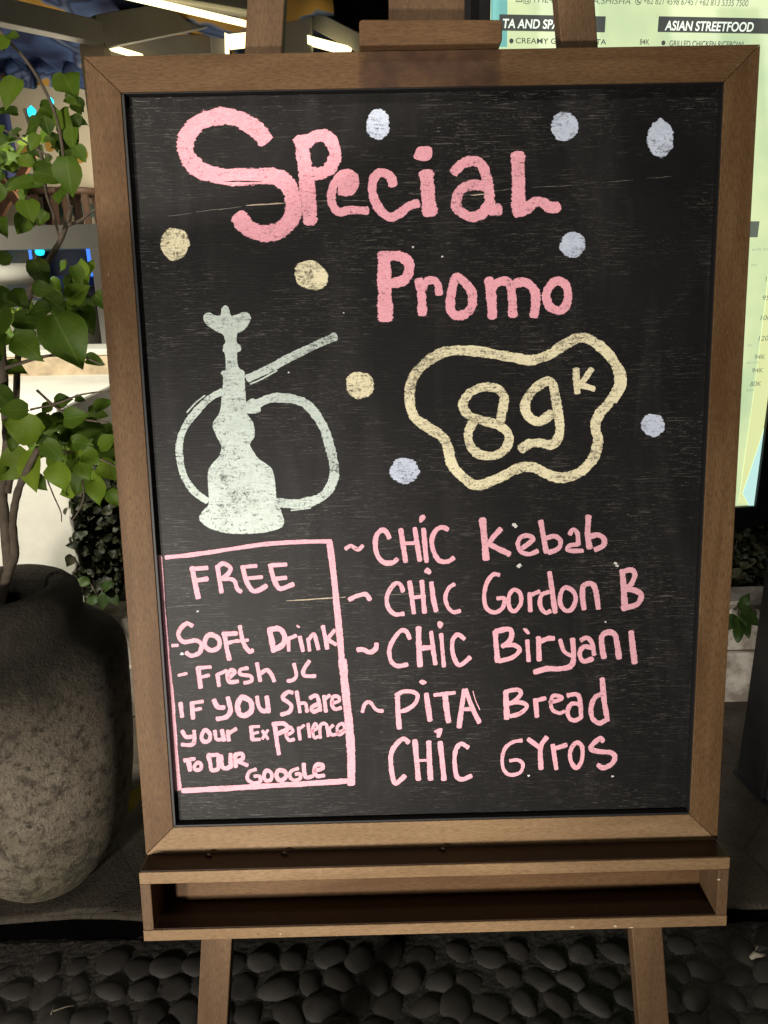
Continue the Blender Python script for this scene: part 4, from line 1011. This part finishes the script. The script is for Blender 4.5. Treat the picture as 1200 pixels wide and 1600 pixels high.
# ------------------------------------------------------------------ pavilion behind
pav = empty('pavilion', (-1.6, 3.4, 0), 'white beamed pavilion with a blue patterned cloth roof and strip lights', 'pavilion')
PO = Vector((-1.6, 3.4, 0))
white_paint = simple('grey_white_paint', (.30, .29, .26), .6, .12, 6)
beige_paint = simple('beige_paint', (.42, .34, .24), .6, .12, 6)
led = emit('strip_light', (1.0, .86, .46), 2.2)
def bm_(a, b, w_, h_, name='beam', mat=None):
    return MB().beam(onY(*a) - PO, onY(*b) - PO, w_, h_).build(name, mat or white_paint, pav, bevel=.004)
bm_((-140, -12, 2.3), (152, 52, 3.0), .07, .085)
bm_((150, 52, 3.05), (470, -8, 3.9), .08, .12)
bm_((150, 78, 3.4), (345, 70, 3.6), .05, .085)
bm_((150, -42, 2.6), (420, 8, 3.3), .12, .10)
MB().beam(onY(195, -7, 2.68) - PO, onY(400, 41, 3.22) - PO, .024, .02).build('strip_light', led, pav)
MB().beam(onY(155, 69, 3.3) - PO, onY(222, 89, 3.3) - PO, .03, .022).build('strip_light', led, pav)
MB().beam(onY(462, 58, 3.4) - PO, onY(545, 80, 3.3) - PO, .05, .035).build('strip_light', led, pav)
MB().beam(onY(357, 66, 3.0) - PO, onY(392, 62, 3.0) - PO, .05, .045).build('strip_light', led, pav)
def post(u0, u1, Y, name='post', mat=None, zt=2.5):
    a = onY(u0, 60, Y); b = onY(u1, 60, Y); wd = abs(b.x - a.x)
    MB().box(a.x - PO.x, b.x - PO.x, Y - PO.y, Y + wd - PO.y, PT, zt).build(name, mat or white_paint, pav, bevel=.004)
post(122, 160, 3.02, mat=beige_paint, zt=onY(140, 68, 3.02).z); post(328, 356, 3.5); post(438, 487, 3.35)
bm_((470, 20, 3.5), (640, 108, 3.2), .05, .075)
MB().beam(onY(354, 30, 3.46) - PO, onY(355, 84, 3.46) - PO, .018, .018, Vector((0, 1, 0))).build('strip_light', led, pav)
cl = NM('blue_patterned_cloth'); vc = cl.coords((2.0, 3.2, 3.2), rot=(.3, .5, .4))
vo = cl.n('ShaderNodeTexVoronoi'); vo.inputs['Scale'].default_value = 1.6; cl.l(vc, vo.inputs['Vector'])
wv = cl.noise(vc, 1.3, 2, .5, .8)
cc = cl.ramp(wv, [(.34, (.010, .018, .065)), (.44, (.05, .09, .22)), (.48, (.008, .014, .05)), (.53, (.10, .14, .26)), (.555, (.34, .19, .03)), (.68, (.28, .15, .02))])
cl.col(cc); cl.set(Roughness=.9)
mb = MB(); vs = []; fs = []
ca_ = onY(-120, -60, 3.9); nxx, nyy = 40, 24
for j in range(nyy + 1):
    for i in range(nxx + 1):
        x = -3.2 + 3.0 * i / nxx; y = 3.1 + 1.9 * j / nyy
        z = 2.28 - .22 * (y - 3.1) + .035 * math.sin(x * 9 + y * 3) + .03 * math.sin(y * 11) + .02 * random.uniform(-1, 1)
        vs.append(Vector((x, y, z)) - PO)
for j in range(nyy):
    for i in range(nxx):
        a = j * (nxx + 1) + i; fs.append((a, a + 1, a + nxx + 2, a + nxx + 1))
mb.add(vs, fs); o = mb.build('roof_cloth', cl.m, pav, smooth=True)
so = o.modifiers.new('thick', 'SOLIDIFY'); so.thickness = .004
# hanging cloth at the left edge
mb = MB(); vs = []; fs = []
for j in range(19):
    for i in range(25):
        u = -60 + 195 * i / 24; v = 35 + 100 * j / 18
        p = onY(u, v, 3.75); p.y += .05 * math.sin(i * 1.1) + .02 * math.sin(j * .8); vs.append(p - PO)
for j in range(18):
    for i in range(24): a = j * 25 + i; fs.append((a, a + 1, a + 26, a + 25))
mb.add(vs, fs); o = mb.build('hanging_cloth', cl.m, pav, smooth=True); so = o.modifiers.new('thick', 'SOLIDIFY'); so.thickness = .004

# painted wall
MYw = 3.9
mw = empty('mural_wall', (onY(60, 300, MYw).x, MYw, PT), 'cream wall painted with ochre and teal leaf shapes under the pavilion', 'wall')
MO = Vector(mw.location)
a = onY(-120, 100, MYw); b = onY(330, 380, MYw)
MB().box(a.x - MO.x, b.x - MO.x, 0, .08, 0, a.z - PT).build('wall_body', simple('cream_wall', (.62, .56, .44), .8, .08, 3), mw)
ochre = simple('ochre_paint', (.42, .25, .05), .8, .15, 10); teal = simple('teal_paint', (.13, .27, .25), .8, .15, 10); brown = simple('brown_paint', (.045, .022, .012), .7, .2, 10)
def blob(u, v, rx, ry, mat, rot=0):
    vs = []
    for i in range(24):
        q = 2 * math.pi * i / 24; x, y = rx * math.cos(q), ry * math.sin(q) * (1 - .25 * math.cos(q)); c_, s_ = math.cos(rot), math.sin(rot)
        p = onY(u + x * c_ - y * s_, v + x * s_ + y * c_, MYw - .003); vs.append(p - MO)
    m_ = MB(); m_.add(vs, [tuple(range(24))]); m_.build('painted_leaf', mat, mw)
for (u, v, rx, ry, mt, ro) in ((80, 225, 10, 12, ochre, 0), (42, 236, 8, 13, ochre, .3), (128, 242, 10, 13, ochre, 0), (40, 260, 10, 12, teal, 0), (65, 258, 8, 12, teal, .4), (108, 330, 9, 12, teal, 0), (126, 328, 10, 13, teal, 0), (92, 332, 8, 10, teal, 0), (142, 330, 8, 12, teal, 0), (15, 250, 9, 14, ochre, .5), (8, 290, 9, 12, teal, 0)):
    blob(u, v, rx, ry, mt, ro)
# stools in front of the painted wall
for lab, (u0, uu) in (('brown wooden bar stool farther from the easel', (92, 30)), ('brown wooden bar stool nearer the easel frame', (122, 28))):
    st0 = onY(u0, 345, 3.75); root = empty('bar_stool', (st0.x, 3.75, PT), lab + ' by the painted wall', 'stool'); SO = Vector(root.location)
    zt0 = onY(u0, 296, 3.75).z - PT
    for dx, dy in ((-.1, -.1), (.1, -.1), (-.1, .1), (.1, .1)):
        MB().beam((dx * 1.3, dy * 1.3, 0), (dx * .8, dy * .8, zt0 - .02), .03, .03, Vector((0, 1, 0))).build('leg', brown, root)
    MB().lathe([(0, zt0), (.14, zt0), (.145, zt0 - .01), (.14, zt0 - .03), (0, zt0 - .03)], 0, 0, 24).build('seat', brown, root, smooth=True)
bluec = simple('blue_cushion', (.012, .022, .085), .85, .4, 9); dkw = simple('chair_wood', (.15, .07, .035), .6, .3, 20)
fc0 = onY(22, 350, 3.3); fch = empty('folding_chair', (fc0.x, 3.3, PT), 'dark blue cushioned folding chair with crossed brown legs near the painted wall', 'chair'); FO = Vector(fch.location)
def fp(u, v, y=0): q = onY(u, v, 3.3 + y); return q - FO
for dy in (0, .38):
    MB().beam(fp(-30, 235, dy), fp(48, 345, dy), .035, .03, Vector((0, 1, 0))).build('leg', dkw, fch)
    MB().beam(fp(52, 240, dy + .02), fp(-10, 352, dy + .02), .035, .03, Vector((0, 1, 0))).build('leg', dkw, fch)
cb0 = fp(-40, 228); cb1 = fp(30, 262)
MB().beam(fp(-45, 262, .2), fp(36, 276, .2), .40, .05).build('seat', bluec, fch, bevel=.012)
MB().beam(fp(-34, 265, .2), fp(-52, 175, .2), .40, .05, Vector((0, 1, 0))).build('backrest', bluec, fch, bevel=.012)
# white bar counter with a blue lit niche
BYc = 2.75
bc0 = onY(-60, 480, BYc)
bar_ = empty('bar_counter', (bc0.x, BYc, PT), 'white bar counter with a blue lit open niche under its top', 'counter'); BO = Vector(bar_.location)
wht = simple('counter_white', (.72, .70, .62), .55, .08, 8); navy = simple('navy_panel', (.012, .02, .07), .4, .3, 8)
def cbox(u0, v0, u1, v1, y0, y1, mat, name):
    a = onY(u0, v0, BYc) - BO; b = onY(u1, v1, BYc) - BO
    return MB().box(min(a.x, b.x), max(a.x, b.x), y0, y1, min(a.z, b.z), max(a.z, b.z)).build(name, mat, bar_, bevel=.003)
cbox(-60, 354, 400, 383, 0, .5, wht, 'counter_top'); cbox(139, 383.4, 400, 560, 0.003, .45, wht, 'counter_front'); cbox(-60, 383.4, 12, 560, 0.003, .45, wht, 'counter_side'); cbox(12, 470, 139, 560, .004, .45, wht, 'counter_base'); cbox(12.4, 383.4, 138.6, 469.6, .30, .34, navy, 'niche_back')
cbox(60, 432, 138, 448, .02, .29, simple('blue_shelf', (.03, .09, .38), .35, .2, 8), 'niche_shelf')
blue_e = emit('blue_strip', (.06, .22, .95), 1.2); cyan_e = emit('cyan_bulb', (.02, .75, 1.0), 1.6)
for (u0, v0, u1, v1) in ((35, 384, 47, 440), (127, 384, 138, 432)):
    a = onY(u0, v0, BYc) - BO; b = onY(u1, v1, BYc) - BO
    MB().box(a.x, b.x, .05, .06, b.z, a.z - .004).build('blue_light', blue_e, bar_)
for (u, v) in ((53, 393), (57, 424)):
    a = onY(u, v, BYc) - BO; MB().lathe([(0, a.z + .018), (.016, a.z + .012), (.020, a.z), (.014, a.z - .013), (0, a.z - .016)], a.x, .06, 14).build('cyan_bulb', cyan_e, bar_, smooth=True)
for (u, v, nm) in ((50, 178, .02), (80, 160, .012)):
    a = onY(u, v, 3.6); o = MB().lathe([(0, nm * 2), (nm, nm), (nm * 1.1, 0), (nm * .6, -nm), (0, -nm * 1.2)], 0, 0, 14).build('hanging_bulb', cyan_e, smooth=True); o.location = a
    tag(o, 'larger cyan hanging bulb glowing behind the upper leaves' if u == 50 else 'smaller cyan hanging bulb glowing behind the upper leaves', 'bulb')
# round white table
tY = 2.1; tc = onY(-5, 425, tY); tb_ = empty('round_table', (tc.x, tY, PT), 'white round table top behind the shrub at the left edge', 'table'); TO = Vector(tb_.location)
zz = onY(0, 412, tY).z - PT; rr = onY(62, 430, tY).x - tc.x
MB().lathe([(0, zz), (rr * .7, zz), (rr * .95, zz - .012), (rr, zz - .03), (rr * .97, zz - .05), (rr * .8, zz - .065), (0, zz - .07)], 0, 0, 48).build('table_top', wht, tb_, smooth=True)
MB().lathe([(.03, zz - .06), (.028, .04), (.16, .02), (.165, 0), (0, 0)], 0, 0, 24).build('pedestal', wht, tb_, smooth=True)
# dark fence closing the view behind
back = empty('boundary_wall', (0, 5.4, 0), 'dark rear boundary wall behind the pavilion', 'wall')
MB().box(-6, 6, 0, .12, 0, 3.2).build('wall_body', simple('dark_boundary', (.02, .02, .022), .9, .3, 3), back)
